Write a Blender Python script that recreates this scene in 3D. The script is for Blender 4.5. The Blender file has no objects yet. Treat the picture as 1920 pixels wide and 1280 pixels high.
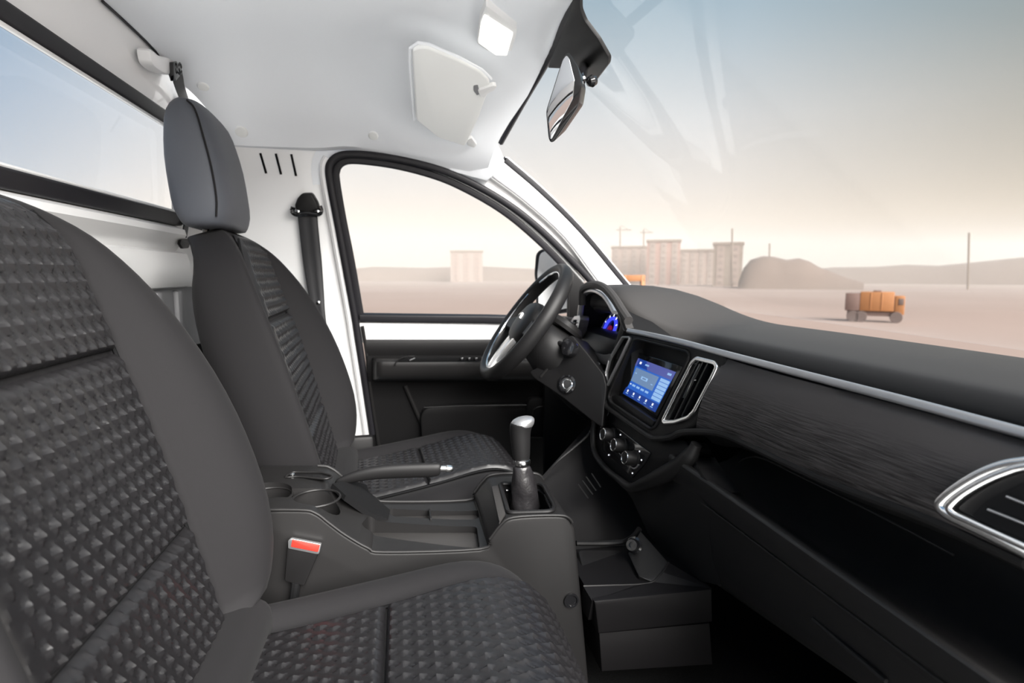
import bpy, bmesh, math, random
from mathutils import Vector, Matrix
random.seed(7)

# ------------------------------------------------------------------ camera
EZ = 0.80                       # eye height above the cab floor
YAW, PITCH, FPX = math.radians(10.54), math.radians(6.64), 1100.0
scene = bpy.context.scene
COL = scene.collection
cam_d = bpy.data.cameras.new('camera')
cam_d.sensor_width = 36.0
cam_d.lens = FPX * 36.0 / 1920.0
cam_d.clip_start = 0.02
cam_d.clip_end = 6000
cam_d.dof.use_dof = True
cam_d.dof.focus_distance = 0.98
cam_d.dof.aperture_fstop = 5.0
cam = bpy.data.objects.new('camera', cam_d)
COL.objects.link(cam)
cam.location = (0, 0, EZ)
cam.rotation_euler = (math.pi / 2 - PITCH, 0, -YAW)
scene.camera = cam

# ------------------------------------------------------------------ world (hazy evening sky)
def lin(c):
    return tuple(((v / 255.0) / 12.92 if v / 255.0 <= 0.04045 else ((v / 255.0 + 0.055) / 1.055) ** 2.4) for v in c)

world = bpy.data.worlds.new('world')
scene.world = world
world.use_nodes = True
nt = world.node_tree
nt.nodes.clear()
wo = nt.nodes.new('ShaderNodeOutputWorld')
bg = nt.nodes.new('ShaderNodeBackground')
tc = nt.nodes.new('ShaderNodeTexCoord')
sx = nt.nodes.new('ShaderNodeSeparateXYZ')
mr = nt.nodes.new('ShaderNodeMapRange')
mr.inputs['From Min'].default_value = -0.1
mr.inputs['From Max'].default_value = 0.9
rp = nt.nodes.new('ShaderNodeValToRGB')
els = [(0.0, (205, 178, 163)), (0.10, (238, 220, 203)), (0.18, (244, 231, 216)), (0.24, (235, 230, 224)),
       (0.33, (222, 225, 227)), (0.43, (191, 206, 216)), (0.50, (169, 192, 207)), (1.0, (135, 170, 200))]
while len(rp.color_ramp.elements) < len(els):
    rp.color_ramp.elements.new(0.5)
for e, (p, c) in zip(rp.color_ramp.elements, els):
    e.position = p
    e.color = (*lin(c), 1)
nt.links.new(tc.outputs['Generated'], sx.inputs[0])
nt.links.new(sx.outputs['Z'], mr.inputs['Value'])
nt.links.new(mr.outputs[0], rp.inputs[0])
# the haze thins and darkens away from the bright part of the horizon
r2 = nt.nodes.new('ShaderNodeValToRGB')
m2 = nt.nodes.new('ShaderNodeMapRange'); m2.inputs['From Min'].default_value = -1; m2.inputs['From Max'].default_value = 1
while len(r2.color_ramp.elements) > 1: r2.color_ramp.elements.remove(r2.color_ramp.elements[-1])
r2.color_ramp.elements[0].position = .26; r2.color_ramp.elements[0].color = (.54, .68, .85, 1)
for p, c in ((.345, (.92, .95, .99)), (.44, (.98, .98, .98)), (.74, (.97, .96, .95)), (.90, (.56, .545, .49))):
    e_ = r2.color_ramp.elements.new(p); e_.color = (*c, 1)
mm = nt.nodes.new('ShaderNodeMix'); mm.data_type = 'RGBA'; mm.blend_type = 'MULTIPLY'; mm.inputs[0].default_value = 1
nt.links.new(sx.outputs['X'], m2.inputs['Value']); nt.links.new(m2.outputs[0], r2.inputs[0])
nt.links.new(rp.outputs[0], mm.inputs[6]); nt.links.new(r2.outputs[0], mm.inputs[7])
nt.links.new(mm.outputs[2], bg.inputs[0])
nt.links.new(bg.outputs[0], wo.inputs[0])
bg.inputs[1].default_value = 0.90

# hazy low sun: enters through the open passenger side and the windscreen
sun_d = bpy.data.lights.new('sun', 'SUN')
sun_d.energy = 15.0
sun_d.angle = math.radians(50)
sun_d.color = (1.0, 0.97, 0.93)
sun = bpy.data.objects.new('sun', sun_d)
COL.objects.link(sun)
sun.rotation_euler = Vector((0.36, -0.72, 0.53)).to_track_quat('Z', 'Y').to_euler()

scene.view_settings.view_transform = 'Standard'
scene.view_settings.look = 'None'
scene.view_settings.exposure = 0.15
scene.view_settings.gamma = 1.0
scene.view_settings.use_curve_mapping = False

# ------------------------------------------------------------------ measuring helpers (eye at the origin)
ROT = cam.rotation_euler.to_matrix()
def ray(px, py):
    return ROT @ Vector((px - 960.0, 640.0 - py, -FPX))
def PX(px, py, x):
    d = ray(px, py); return d * (x / d.x)
def PY(px, py, y):
    d = ray(px, py); return d * (y / d.y)
def PZ(px, py, z):
    d = ray(px, py); return d * (z / d.z)
def PP(px, py, n, c):
    d = ray(px, py); n = Vector(n); return d * (n.dot(Vector(c)) / n.dot(d))
def RG(x0, y0, s):
    return lambda u, v: (x0 + u / s, y0 + v / s)
R2 = RG(600, 0, 2.667); R4 = RG(600, 270, 2.285); R5 = RG(880, 480, 4.0); R6 = RG(1130, 610, 4.4125)
RC = RG(1060, 520, 6.4); R1 = RG(0, 0, 2.667); RD = RG(640, 620, 4.0); RK = RG(880, 760, 5.333); RV = RG(1740, 840, 5.818)
RB = RG(440, 740, 2.782); RA = RG(1100, 540, 3.3675); R8 = RG(1000, 840, 2.087); RL = RG(1000, 820, 3.0475)
def on(f, pts, g):              # zoom coords -> 3d with g(px,py)
    return [g(*f(u, v)) for u, v in pts]
def lerp(a, b, t): return a + (b - a) * t
def sst(a, b, x):
    t = max(0.0, min(1.0, (x - a) / (b - a))); return t * t * (3 - 2 * t)
def interp(tab, x):
    if x <= tab[0][0]: return tab[0][1]
    for (a, va), (b, vb) in zip(tab, tab[1:]):
        if x <= b:
            return va + (vb - va) * (x - a) / (b - a)
    return tab[-1][1]
def sinterp(tab, x):            # smooth (catmull-rom) table lookup
    if x <= tab[0][0]: return tab[0][1]
    if x >= tab[-1][0]: return tab[-1][1]
    for i in range(len(tab) - 1):
        if x <= tab[i + 1][0]:
            x0, y0 = tab[i]; x1, y1 = tab[i + 1]
            def m(k):
                a = tab[max(k - 1, 0)]; b = tab[min(k + 1, len(tab) - 1)]
                return (b[1] - a[1]) / (b[0] - a[0])
            h = x1 - x0; t = (x - x0) / h
            return ((2 * t**3 - 3 * t * t + 1) * y0 + (t**3 - 2 * t * t + t) * h * m(i)
                    + (-2 * t**3 + 3 * t * t) * y1 + (t**3 - t * t) * h * m(i + 1))
def spline(pts, n=6, closed=False):
    pts = [Vector(p) for p in pts]; out = []; N = len(pts)
    for i in range(N if closed else N - 1):
        if closed:
            a, b, c, d = pts[i - 1], pts[i], pts[(i + 1) % N], pts[(i + 2) % N]
        else:
            b, c = pts[i], pts[i + 1]
            a = pts[i - 1] if i else b * 2 - c
            d = pts[i + 2] if i + 2 < N else c * 2 - b
        for k in range(n):
            t = k / n
            out.append(0.5 * ((2 * b) + (c - a) * t + (2 * a - 5 * b + 4 * c - d) * t * t + (3 * b - a - 3 * c + d) * t**3))
    if not closed: out.append(pts[-1])
    return out
def rounded(pts, r, n=5):       # round the corners of a closed polygon
    pts = [Vector(p) for p in pts]; out = []; N = len(pts)
    for i in range(N):
        p, a, b = pts[i], pts[i - 1], pts[(i + 1) % N]
        rr = r[i] if isinstance(r, (list, tuple)) else r
        da, db = (a - p), (b - p)
        ra, rb = min(rr, da.length * .48), min(rr, db.length * .48)
        s, e = p + da.normalized() * ra, p + db.normalized() * rb
        for k in range(n + 1):
            t = k / n
            out.append(s * (1 - t)**2 + p * 2 * t * (1 - t) + e * t * t)
    return out

# ------------------------------------------------------------------ materials
def mat(name, col, rough=.5, metal=0., bump=None, var=0., coat=0., spec=.5, emit=None, es=1.0, sheen=0., stretch=None):
    m = bpy.data.materials.new(name); m.use_nodes = True
    t = m.node_tree; b = t.nodes['Principled BSDF']
    b.inputs['Base Color'].default_value = (*col, 1)
    b.inputs['Roughness'].default_value = rough
    b.inputs['Metallic'].default_value = metal
    b.inputs['Coat Weight'].default_value = coat
    b.inputs['Specular IOR Level'].default_value = spec
    b.inputs['Sheen Weight'].default_value = sheen
    if emit:
        b.inputs['Emission Color'].default_value = (*emit, 1); b.inputs['Emission Strength'].default_value = es
    if bump or var:
        co = t.nodes.new('ShaderNodeTexCoord'); mp = t.nodes.new('ShaderNodeMapping')
        if stretch: mp.inputs['Scale'].default_value = stretch
        t.links.new(co.outputs['Object'], mp.inputs[0])
        nz = t.nodes.new('ShaderNodeTexNoise')
        nz.inputs['Scale'].default_value = bump[0] if bump else 30
        nz.inputs['Detail'].default_value = 4
        t.links.new(mp.outputs[0], nz.inputs['Vector'])
        if bump:
            bp = t.nodes.new('ShaderNodeBump'); bp.inputs['Strength'].default_value = bump[1]
            bp.inputs['Distance'].default_value = bump[2] if len(bump) > 2 else .001
            t.links.new(nz.outputs['Fac'], bp.inputs['Height']); t.links.new(bp.outputs[0], b.inputs['Normal'])
        if var:
            mx = t.nodes.new('ShaderNodeMix'); mx.data_type = 'RGBA'
            mx.inputs[6].default_value = (*[c * (1 - var) for c in col], 1)
            mx.inputs[7].default_value = (*[min(1, c * (1 + var)) for c in col], 1)
            t.links.new(nz.outputs['Fac'], mx.inputs[0]); t.links.new(mx.outputs[2], b.inputs['Base Color'])
    return m
M = {}
M['white'] = mat('white_paint', (.85, .85, .85), .35, coat=.3, bump=(6, .02), var=.01)
M['headliner'] = mat('headliner_felt', (.86, .885, .92), .85, bump=(900, .12, .0006), var=.02)
M['visor'] = mat('visor_vinyl', (.86, .87, .86), .7, bump=(700, .1, .0005))
M['plast'] = mat('black_plastic', (.0085, .0082, .0085), .46, spec=.22, bump=(1400, .12, .0004), var=.1)
M['plast_mid'] = mat('charcoal_plastic', (.0125, .0120, .0121), .42, spec=.22, bump=(1400, .12, .0004), var=.08)
M['dash'] = mat('dash_soft_plastic', (.034, .0322, .0315), .60, spec=.2, bump=(1100, .18, .0005), var=.08)
M['gloss'] = mat('gloss_black', (.008, .008, .009), .12, coat=.5, bump=(5, .01))
M['matte'] = mat('matte_black', (.005, .005, .0055), .8, spec=.15, bump=(300, .2), var=.2)
M['rubber'] = mat('rubber_seal', (.011, .0105, .013), .5, spec=.3, bump=(500, .05))
M['chrome'] = mat('satin_chrome', (.88, .88, .88), .20, 1.0, var=.02)
M['silver'] = mat('silver_paint', (.50, .50, .51), .32, .85, var=.03)
M['fabric'] = mat('seat_side_fabric', (.0125, .0119, .0127), .75, spec=.12, bump=(1800, .35, .0005), var=.15, sheen=.02)
M['quilt'] = mat('seat_quilted_fabric', (.0105, .0100, .0108), .34, spec=.45, bump=(1500, .2, .0004), var=.15)
M['hrest'] = mat('headrest_fabric', (.072, .077, .090), .55, spec=.25, bump=(1800, .35, .0005), var=.12, sheen=.03)
M['leather'] = mat('shifter_leather', (.014, .013, .014), .32, bump=(60, .5, .004), var=.1)
M['belt'] = mat('belt_webbing', (.018, .018, .020), .55, bump=(700, .4, .0005), stretch=(1, 1, 4))
M['carpet'] = mat('floor_carpet', (.005, .005, .005), .9, spec=.1, bump=(400, .8, .003), var=.3)
M['red'] = mat('red_button', (.75, .03, .02), .35, coat=.3, bump=(60, .03))
M['lamp'] = mat('lamp_lens', (.9, .9, .85), .4, emit=(1.0, .98, .9), es=1.6, bump=(300, .05))
M['lampframe'] = mat('lamp_frame', (.78, .78, .78), .4, bump=(300, .02))
M['greypaint'] = mat('grey_primer', (.22, .22, .23), .5, bump=(30, .03), var=.06)
M['mirror'] = mat('mirror_glass', (.85, .87, .9), .03, 1.0, bump=(3, .002))
M['orange'] = mat('orange_paint', (.28, .115, .038), .6, bump=(2, .1), var=.1)
M['truckdark'] = mat('truck_chassis', (.13, .08, .065), .8, bump=(2, .1), var=.1)
M['tyre'] = mat('tyre', (.10, .07, .06), .8, bump=(4, .1))
M['bldA'] = mat('building_red_render', (.21, .12, .095), .9, bump=(.5, .1), var=.06)
M['bldB'] = mat('building_grey_render', (.19, .135, .11), .9, bump=(.5, .1), var=.06)
M['bldC'] = mat('building_olive_render', (.14, .105, .08), .9, bump=(.5, .1), var=.06)
M['bldW'] = mat('building_pale_band', (.19, .145, .12), .9, bump=(.5, .1), var=.04)
M['binplast'] = mat('dull_black_plastic', (.0065, .006, .0065), .5, spec=.2, bump=(1400, .12, .0004), var=.1)
M['pane'] = mat('building_window', (.13, .095, .08), .3, bump=(.5, .05))
M['bounce_concrete'] = mat('pale_bounce_concrete', (.72, .71, .69), .9, bump=(8, .3, .004), var=.06)  # kept pale for the added slab that bounces light into the cab
M['hill'] = mat('dusty_hill', (.10, .068, .052), .95, bump=(.05, .3), var=.08)

def glassmat(name, tint, refl):
    m = bpy.data.materials.new(name); m.use_nodes = True; t = m.node_tree; t.nodes.clear()
    o = t.nodes.new('ShaderNodeOutputMaterial'); mx = t.nodes.new('ShaderNodeMixShader')
    tr = t.nodes.new('ShaderNodeBsdfTransparent'); gl = t.nodes.new('ShaderNodeBsdfGlossy')
    fr = t.nodes.new('ShaderNodeFresnel'); ml = t.nodes.new('ShaderNodeMath'); ml.operation = 'MULTIPLY'
    fr.inputs['IOR'].default_value = 1.25; ml.inputs[1].default_value = refl
    tr.inputs[0].default_value = (*tint, 1); gl.inputs['Roughness'].default_value = .02
    t.links.new(fr.outputs[0], ml.inputs[0]); t.links.new(ml.outputs[0], mx.inputs[0])
    t.links.new(tr.outputs[0], mx.inputs[1]); t.links.new(gl.outputs[0], mx.inputs[2]); t.links.new(mx.outputs[0], o.inputs[0])
    return m
M['glass'] = glassmat('window_glass', (.99, .99, .99), .06)

# wood-like grain on the dash face: relief lines that run along the dash
def grainmat():
    m = mat('grained_dash_trim', (.026, .025, .0245), .42, spec=.3)
    t = m.node_tree; b = t.nodes['Principled BSDF']
    co = t.nodes.new('ShaderNodeTexCoord'); mp = t.nodes.new('ShaderNodeMapping')
    mp.inputs['Scale'].default_value = (14, 14, 260)
    nz = t.nodes.new('ShaderNodeTexNoise'); nz.inputs['Scale'].default_value = 1.4; nz.inputs['Detail'].default_value = 3
    nz.inputs['Distortion'].default_value = .6
    rm = t.nodes.new('ShaderNodeValToRGB'); rm.color_ramp.elements[0].position = .35; rm.color_ramp.elements[1].position = .62
    bp = t.nodes.new('ShaderNodeBump'); bp.inputs['Strength'].default_value = .55; bp.inputs['Distance'].default_value = .003
    mx = t.nodes.new('ShaderNodeMix'); mx.data_type = 'RGBA'
    mx.inputs[6].default_value = (.013, .0115, .0115, 1); mx.inputs[7].default_value = (.058, .053, .053, 1)
    t.links.new(co.outputs['Object'], mp.inputs[0]); t.links.new(mp.outputs[0], nz.inputs['Vector'])
    sp_ = t.nodes.new('ShaderNodeSeparateXYZ'); mz = t.nodes.new('ShaderNodeMapRange')
    mz.inputs['From Min'].default_value = -.185; mz.inputs['From Max'].default_value = -.235
    t.links.new(co.outputs['Object'], sp_.inputs[0]); t.links.new(sp_.outputs['Z'], mz.inputs['Value'])
    lo_ = t.nodes.new('ShaderNodeMix'); lo_.data_type = 'FLOAT'; lo_.inputs[2].default_value = .55
    t.links.new(nz.outputs['Fac'], rm.inputs[0]); t.links.new(rm.outputs[0], lo_.inputs[3])
    t.links.new(mz.outputs[0], lo_.inputs[0]); t.links.new(lo_.outputs[0], mx.inputs[0]); t.links.new(mz.outputs[0], bp.inputs['Strength'])
    t.links.new(mx.outputs[2], b.inputs['Base Color'])
    t.links.new(nz.outputs['Fac'], bp.inputs['Height']); t.links.new(bp.outputs[0], b.inputs['Normal'])
    return m
M['grain'] = grainmat()
def groundmat():
    m = mat('dusty_ground', (.5, .38, .32), .95)
    t = m.node_tree; b = t.nodes['Principled BSDF']
    co = t.nodes.new('ShaderNodeTexCoord'); nz = t.nodes.new('ShaderNodeTexNoise'); n2 = t.nodes.new('ShaderNodeTexNoise')
    nz.inputs['Scale'].default_value = .03; nz.inputs['Detail'].default_value = 5; n2.inputs['Scale'].default_value = 1.5
    mx = t.nodes.new('ShaderNodeMix'); mx.data_type = 'RGBA'
    mx.inputs[6].default_value = (.150, .102, .081, 1); mx.inputs[7].default_value = (.205, .150, .124, 1)
    bp = t.nodes.new('ShaderNodeBump'); bp.inputs['Strength'].default_value = .3; bp.inputs['Distance'].default_value = .1
    t.links.new(co.outputs['Object'], nz.inputs['Vector']); t.links.new(co.outputs['Object'], n2.inputs['Vector'])
    t.links.new(nz.outputs['Fac'], mx.inputs[0]); t.links.new(mx.outputs[2], b.inputs['Base Color'])
    t.links.new(n2.outputs['Fac'], bp.inputs['Height']); t.links.new(bp.outputs[0], b.inputs['Normal'])
    return m
M['ground'] = groundmat()
def emat(name, col, s):
    m = mat(name, (.01, .01, .01), .25, emit=col, es=s); return m
M['scr_blue'] = emat('screen_blue', lin((46, 104, 205)), .8)
M['scr_deep'] = emat('screen_deep_blue', lin((30, 70, 165)), .7)
M['scr_light'] = emat('screen_light_blue', lin((150, 190, 235)), .9)
M['scr_pale'] = emat('screen_pale', lin((120, 150, 190)), .75)
M['scr_violet'] = emat('screen_violet', lin((92, 100, 175)), .75)
M['scr_white'] = emat('screen_white', (.85, .9, 1), 1.0)
M['gauge'] = emat('gauge_blue', lin((60, 70, 235)), 1.2)
M['gauge_red'] = emat('gauge_red', lin((150, 20, 60)), .5)
M['gauge_dark'] = mat('gauge_face', (.006, .006, .02), .2, bump=(5, .01))
M['led'] = emat('led_white', (.9, .92, 1), 1.5)
M['led_red'] = emat('led_red', (.9, .05, .1), .6)

# ------------------------------------------------------------------ mesh helpers
BASE = {}
def thing(name, label, cat, base=(0, 0, 0), group=None, rz=0.0, kind=None):
    o = bpy.data.objects.new(name, None); COL.objects.link(o)
    o.empty_display_size = .05
    o.location = (base[0], base[1], base[2] + EZ); o.rotation_euler = (0, 0, rz)
    BASE[o.name] = None if rz else Vector(base)
    o['label'] = label; o['category'] = cat
    if group: o['group'] = group
    if kind: o['kind'] = kind
    return o
def finish(name, me, m, parent=None, smooth=True, label=None, cat=None, kind=None, group=None, auto=35):
    o = bpy.data.objects.new(name, me); COL.objects.link(o)
    if m is not None: me.materials.append(M[m] if isinstance(m, str) else m)
    if smooth:
        for p in me.polygons: p.use_smooth = True
        if auto: me.set_sharp_from_angle(angle=math.radians(auto))
    if parent is not None:
        o.parent = parent
        if parent.type == 'EMPTY' and BASE.get(parent.name) is not None: o.location = -BASE[parent.name]
    else:
        o.location = (0, 0, EZ)
    if label: o['label'] = label
    if cat: o['category'] = cat
    if kind: o['kind'] = kind
    if group: o['group'] = group
    return o
def pydata(name, v, f, m, parent=None, **k):
    me = bpy.data.meshes.new(name); me.from_pydata([tuple(p) for p in v], [], f)
    bm = bmesh.new(); bm.from_mesh(me); bmesh.ops.recalc_face_normals(bm, faces=bm.faces); bm.to_mesh(me); bm.free()
    return finish(name, me, m, parent, **k)
def grid(rows, cu=False, cv=False):
    nu, nv = len(rows), len(rows[0]); v = [p for r in rows for p in r]; f = []
    for i in range(nu if cu else nu - 1):
        for j in range(nv if cv else nv - 1):
            a = i * nv + j; b = i * nv + (j + 1) % nv; c = ((i + 1) % nu) * nv + (j + 1) % nv; d = ((i + 1) % nu) * nv + j
            f.append((a, b, c, d))
    return v, f
def loft(name, rows, m, parent=None, cu=False, cv=False, cap=False, **k):
    v, f = grid(rows, cu, cv)
    if cap:
        nv = len(rows[0]); f.append(tuple(range(nv))[::-1]); f.append(tuple(range((len(rows) - 1) * nv, len(rows) * nv)))
    return pydata(name, v, f, m, parent, **k)
def thick(name, rows, off, m, parent=None, **k):       # sheet with thickness along vector off
    off = Vector(off)
    nu, nv = len(rows), len(rows[0])
    v, f = grid(rows); n = len(v)
    v = v + [p + off for p in v]
    f2 = [tuple(i + n for i in q[::-1]) for q in f]
    e = []
    loop = [j for j in range(nv)] + [i * nv + nv - 1 for i in range(1, nu)] + [(nu - 1) * nv + j for j in range(nv - 2, -1, -1)] + [i * nv for i in range(nu - 2, 0, -1)]
    for a, b in zip(loop, loop[1:] + loop[:1]): e.append((a, a + n, b + n, b))
    return pydata(name, v, f + f2 + e, m, parent, **k)
def newell(pts):
    n = Vector((0, 0, 0))
    for a, b in zip(pts, pts[1:] + pts[:1]): n += a.cross(b)
    return n.normalized()
def slab(name, pts, t, m, parent=None, bevel=.003, seg=2, n=None, taper=0., **k):
    """closed outline pts = visible face; body goes back by t along -n (n points to the eye)."""
    pts = [Vector(p) for p in pts]
    nn = Vector(n).normalized() if n is not None else newell(pts)
    c = sum(pts, Vector()) / len(pts)
    if n is None and nn.dot(-c) < 0: nn = -nn
    bm = bmesh.new()
    fr = [bm.verts.new(p) for p in pts]
    bk = [bm.verts.new(c + (p - c) * (1 + taper) - nn * t) for p in pts]
    ff = bm.faces.new(fr); bm.faces.new(bk[::-1]); N = len(pts)
    for i in range(N): bm.faces.new((fr[i], bk[i], bk[(i + 1) % N], fr[(i + 1) % N]))
    bmesh.ops.recalc_face_normals(bm, faces=bm.faces)
    if bevel:
        es = [e for e in ff.edges]
        bmesh.ops.bevel(bm, geom=es, offset=bevel, segments=seg, profile=.5, affect='EDGES', clamp_overlap=True)
    me = bpy.data.meshes.new(name); bm.to_mesh(me); bm.free()
    return finish(name, me, m, parent, **k)
def sweep(name, path, prof, nrm, m, parent=None, closed=False, cap=True, scale=None, **k):
    """profile points (a,b): a across (T x N), b along N."""
    path = [Vector(p) for p in path]; rows = []; N = len(path)
    for i, p in enumerate(path):
        if closed: T = path[(i + 1) % N] - path[i - 1]
        else: T = path[min(i + 1, N - 1)] - path[max(i - 1, 0)]
        T.normalize()
        nv = Vector(nrm(i / max(1, N - 1)) if callable(nrm) else nrm)
        nv = (nv - T * nv.dot(T)).normalized(); B = T.cross(nv)
        s = scale(i / max(1, N - 1)) if scale else 1.0
        rows.append([p + B * (a * s) + nv * (b * s) for a, b in prof])
    return loft(name, rows, m, parent, cu=closed, cv=True, cap=(cap and not closed), **k)
def circ(r, n=10, sq=1.0):
    return [(r * math.cos(2 * math.pi * i / n), r * sq * math.sin(2 * math.pi * i / n)) for i in range(n)]
def rect(w, h, r=.002):         # rounded rectangle profile w x h
    q = rounded([Vector((-w / 2, -h / 2, 0)), Vector((w / 2, -h / 2, 0)), Vector((w / 2, h / 2, 0)), Vector((-w / 2, h / 2, 0))], r, 3)
    return [(p.x, p.y) for p in q]
def tube(name, path, r, m, parent=None, n=10, closed=False, **k):
    path = [Vector(p) for p in path]
    d = (path[-1] - path[0]) if not closed else (path[len(path) // 3] - path[0])
    up = Vector((0, 0, 1)) if abs(d.normalized().z) < .8 else Vector((1, 0, 0))
    return sweep(name, path, circ(r, n), up, m, parent, closed=closed, **k)
def frame_of(n, up=(0, 0, 1)):
    n = Vector(n).normalized(); u = Vector(up).cross(n).normalized(); return u, n.cross(u), n
def lathe(name, prof, c, axis, m, parent=None, n=28, **k):      # prof (r,h) along axis
    u, v, w = frame_of(axis, (0, 0, 1) if abs(Vector(axis).normalized().z) < .9 else (1, 0, 0)); c = Vector(c)
    rows = [[c + w * h + (u * math.cos(2 * math.pi * i / n) + v * math.sin(2 * math.pi * i / n)) * r for i in range(n)] for r, h in prof]
    return loft(name, rows, m, parent, cv=True, cap=True, **k)
def box(name, c, size, m, parent=None, bevel=.004, rot=None, seg=2, **k):
    bm = bmesh.new(); bmesh.ops.create_cube(bm, size=1.0)
    bmesh.ops.scale(bm, vec=Vector(size), verts=bm.verts)
    if bevel: bmesh.ops.bevel(bm, geom=bm.edges[:], offset=bevel, segments=seg, profile=.5, affect='EDGES')
    if rot is not None: bmesh.ops.transform(bm, matrix=rot.to_4x4(), verts=bm.verts)
    bmesh.ops.translate(bm, vec=Vector(c), verts=bm.verts)
    me = bpy.data.meshes.new(name); bm.to_mesh(me); bm.free()
    return finish(name, me, m, parent, **k)
def cut(o, tool):               # boolean difference, applied
    md = o.modifiers.new('cut', 'BOOLEAN'); md.operation = 'DIFFERENCE'; md.object = tool; md.solver = 'EXACT'
    bpy.context.view_layer.update()
    dg = bpy.context.evaluated_depsgraph_get()
    me = bpy.data.meshes.new_from_object(o.evaluated_get(dg))
    o.modifiers.clear(); o.data = me
    tm = tool.data; bpy.data.objects.remove(tool); bpy.data.meshes.remove(tm)
    me.set_sharp_from_angle(angle=math.radians(35))
def subsurf(o, lv=1):
    md = o.modifiers.new('smooth', 'SUBSURF'); md.levels = lv; md.render_levels = lv
def struct(o, label, cat):
    o['kind'] = 'structure'; o['label'] = label; o['category'] = cat; return o
def lineY(a, b, y):             # point at lateral position y on the line through a and b
    t = (y - a.y) / (b.y - a.y); return a + (b - a) * t

# ================================================================== STRUCTURE
SN = Vector((0, 1, .18))
def S(px, py, off=0.0):         # point on the driver-side wall plane, off = metres inboard
    return PP(px, py, SN, (0, 1.90 - off, 0))
def ys(z, off=0.0): return 1.90 - off - .18 * z
FL = -EZ

# ---- outside ground: the yard slopes away from the truck
rows = []
for r in [1.2, 4, 8, 14, 22, 32, 45, 60, 80, 120, 200, 400, 900, 2500]:
    z = -1.45 - 4.8 * sst(2, 62, r)
    rows.append([Vector((r * math.cos(a), 1.1 + r * math.sin(a), z)) for a in [2 * math.pi * i / 72 for i in range(72)]])
v, f = grid(rows, cv=True); v.append(Vector((0, 1.1, -1.45))); k = len(v) - 1
f += [(k, (j + 1) % 72, j) for j in range(72)]
struct(pydata('ground', v, f, 'ground', auto=0), 'bare dusty pinkish ground of the building site outside', 'ground')

# ---- unseen pale slab, added to bounce daylight up to the headliner
ap_ = [Vector((-3.6 + 8.4 * math.cos(2 * math.pi * i / 48), -.5 + 9.5 * math.sin(2 * math.pi * i / 48), -1.36)) for i in range(48)]
struct(slab('bounce_slab', ap_, .5, 'bounce_concrete', bevel=.02, n=(0, 0, 1)), 'unseen pale slab under the truck, added to bounce daylight onto the headliner', 'light reflector')
# ---- cab floor
fl = box('floor', (.15, 1.12, FL - .03), (1.7, 1.62, .06), 'carpet', bevel=.01)
struct(fl, 'dark carpeted floor of the truck cab', 'floor')

# ---- rear wall with its window opening
def xr(z): return interp([(-.8, -.62), (0.1, -.60), (.56, -.555), (.7, -.55)], z)
def PR(px, py): return PP(px, py, (1, 0, -.085), (-.607, 0, 0))
rows = []
for z in [-.8, -.35, -.05, .1, .3, .5, .60]:
    rows.append([Vector((xr(z), y, z)) for y in (.36, .7, 1.1, 1.5, ys(z) - .10)])
rw = thick('wall_rear', rows, (-.03, 0, 0), 'white')
wt0, wt1 = PR(0, 25), PR(250, 186)
wb0, wb1 = PR(0, 335), PR(300, 405)
def rwz(a, b, y): return lineY(a, b, y)
yl, yh = .46, 1.765
wout = rounded([rwz(wt0, wt1, yl), rwz(wt0, wt1, yh), rwz(wb0, wb1, yh + .01), rwz(wb0, wb1, yl)], .05, 6)
tl = slab('tool', [p + Vector((.05, 0, 0)) for p in wout], .15, None, bevel=0, n=(1, 0, 0))
cut(rw, tl)
struct(rw, 'white painted rear wall of the cab with a wide window', 'wall')
sweep('rear_window_seal', [p + Vector((.004, 0, 0)) for p in wout], rect(.034, .024, .006), (1, 0, -.08), 'rubber', rw, closed=True)
sweep('rear_window_bead', [p + Vector((.008, 0, (-.019 if p.z > .27 else .019))) for p in wout], circ(.0045, 8), (1, 0, -.08), 'white', rw, closed=True)
wg = slab('window_3', [p + Vector((-.022, 0, 0)) for p in wout], .004, 'glass', bevel=0, n=(1, 0, 0))
struct(wg, 'clear rear window pane above the white back wall', 'window')
# raised ledge beam under the window and pressed ribs
for nm, za, zb, d in (('wall_ledge', .118, .085, .035),):
    prof = [Vector((xr(za), 0, za + .01)), Vector((xr(za) + d * .9, 0, za - .004)), Vector((xr(za) + d, 0, za - .018)), Vector((xr(zb) + d * .6, 0, zb - .01)), Vector((xr(zb), 0, zb - .035))]
    loft(nm, [[p + Vector((0, y, 0)) for p in prof] for y in (.36, .8, 1.2, 1.72)], 'white', rw)
prof = [(-.60, .060), (-.572, .052), (-.566, .03), (-.566, -.02), (-.572, -.035), (-.605, -.045)]
loft('wall_rail', [[Vector((x, y, z)) for x, z in prof] for y in (.36, .8, 1.2, 1.74)], 'white', rw)
pr2 = [(-.61, -.035), (-.588, -.04), (-.585, -.06), (-.585, -.185), (-.60, -.195), (-.612, -.195)]
loft('lower_panel', [[Vector((x, y, z)) for x, z in pr2] for y in (.9, 1.2, 1.74)], 'greypaint', rw)
for y in (1.40, 1.55, 1.68):
    box('panel_rib', (-.582, y, -.115), (.02, .035, .14), 'greypaint', rw, bevel=.008)
pr3 = [(-.613, -.19), (-.60, -.20), (-.598, -.6), (-.61, -.8)]
loft('rear_carpet', [[Vector((x, y, z)) for x, z in pr3] for y in (.36, 1.1, 1.74)], 'matte', rw)
lathe('wall_clip', [(.008, 0), (.009, .006), (.005, .014), (.001, .016)], PR(157, 447) + Vector((.0, 0, 0)), (1, 0, 0), 'gloss', rw, n=12)

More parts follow.
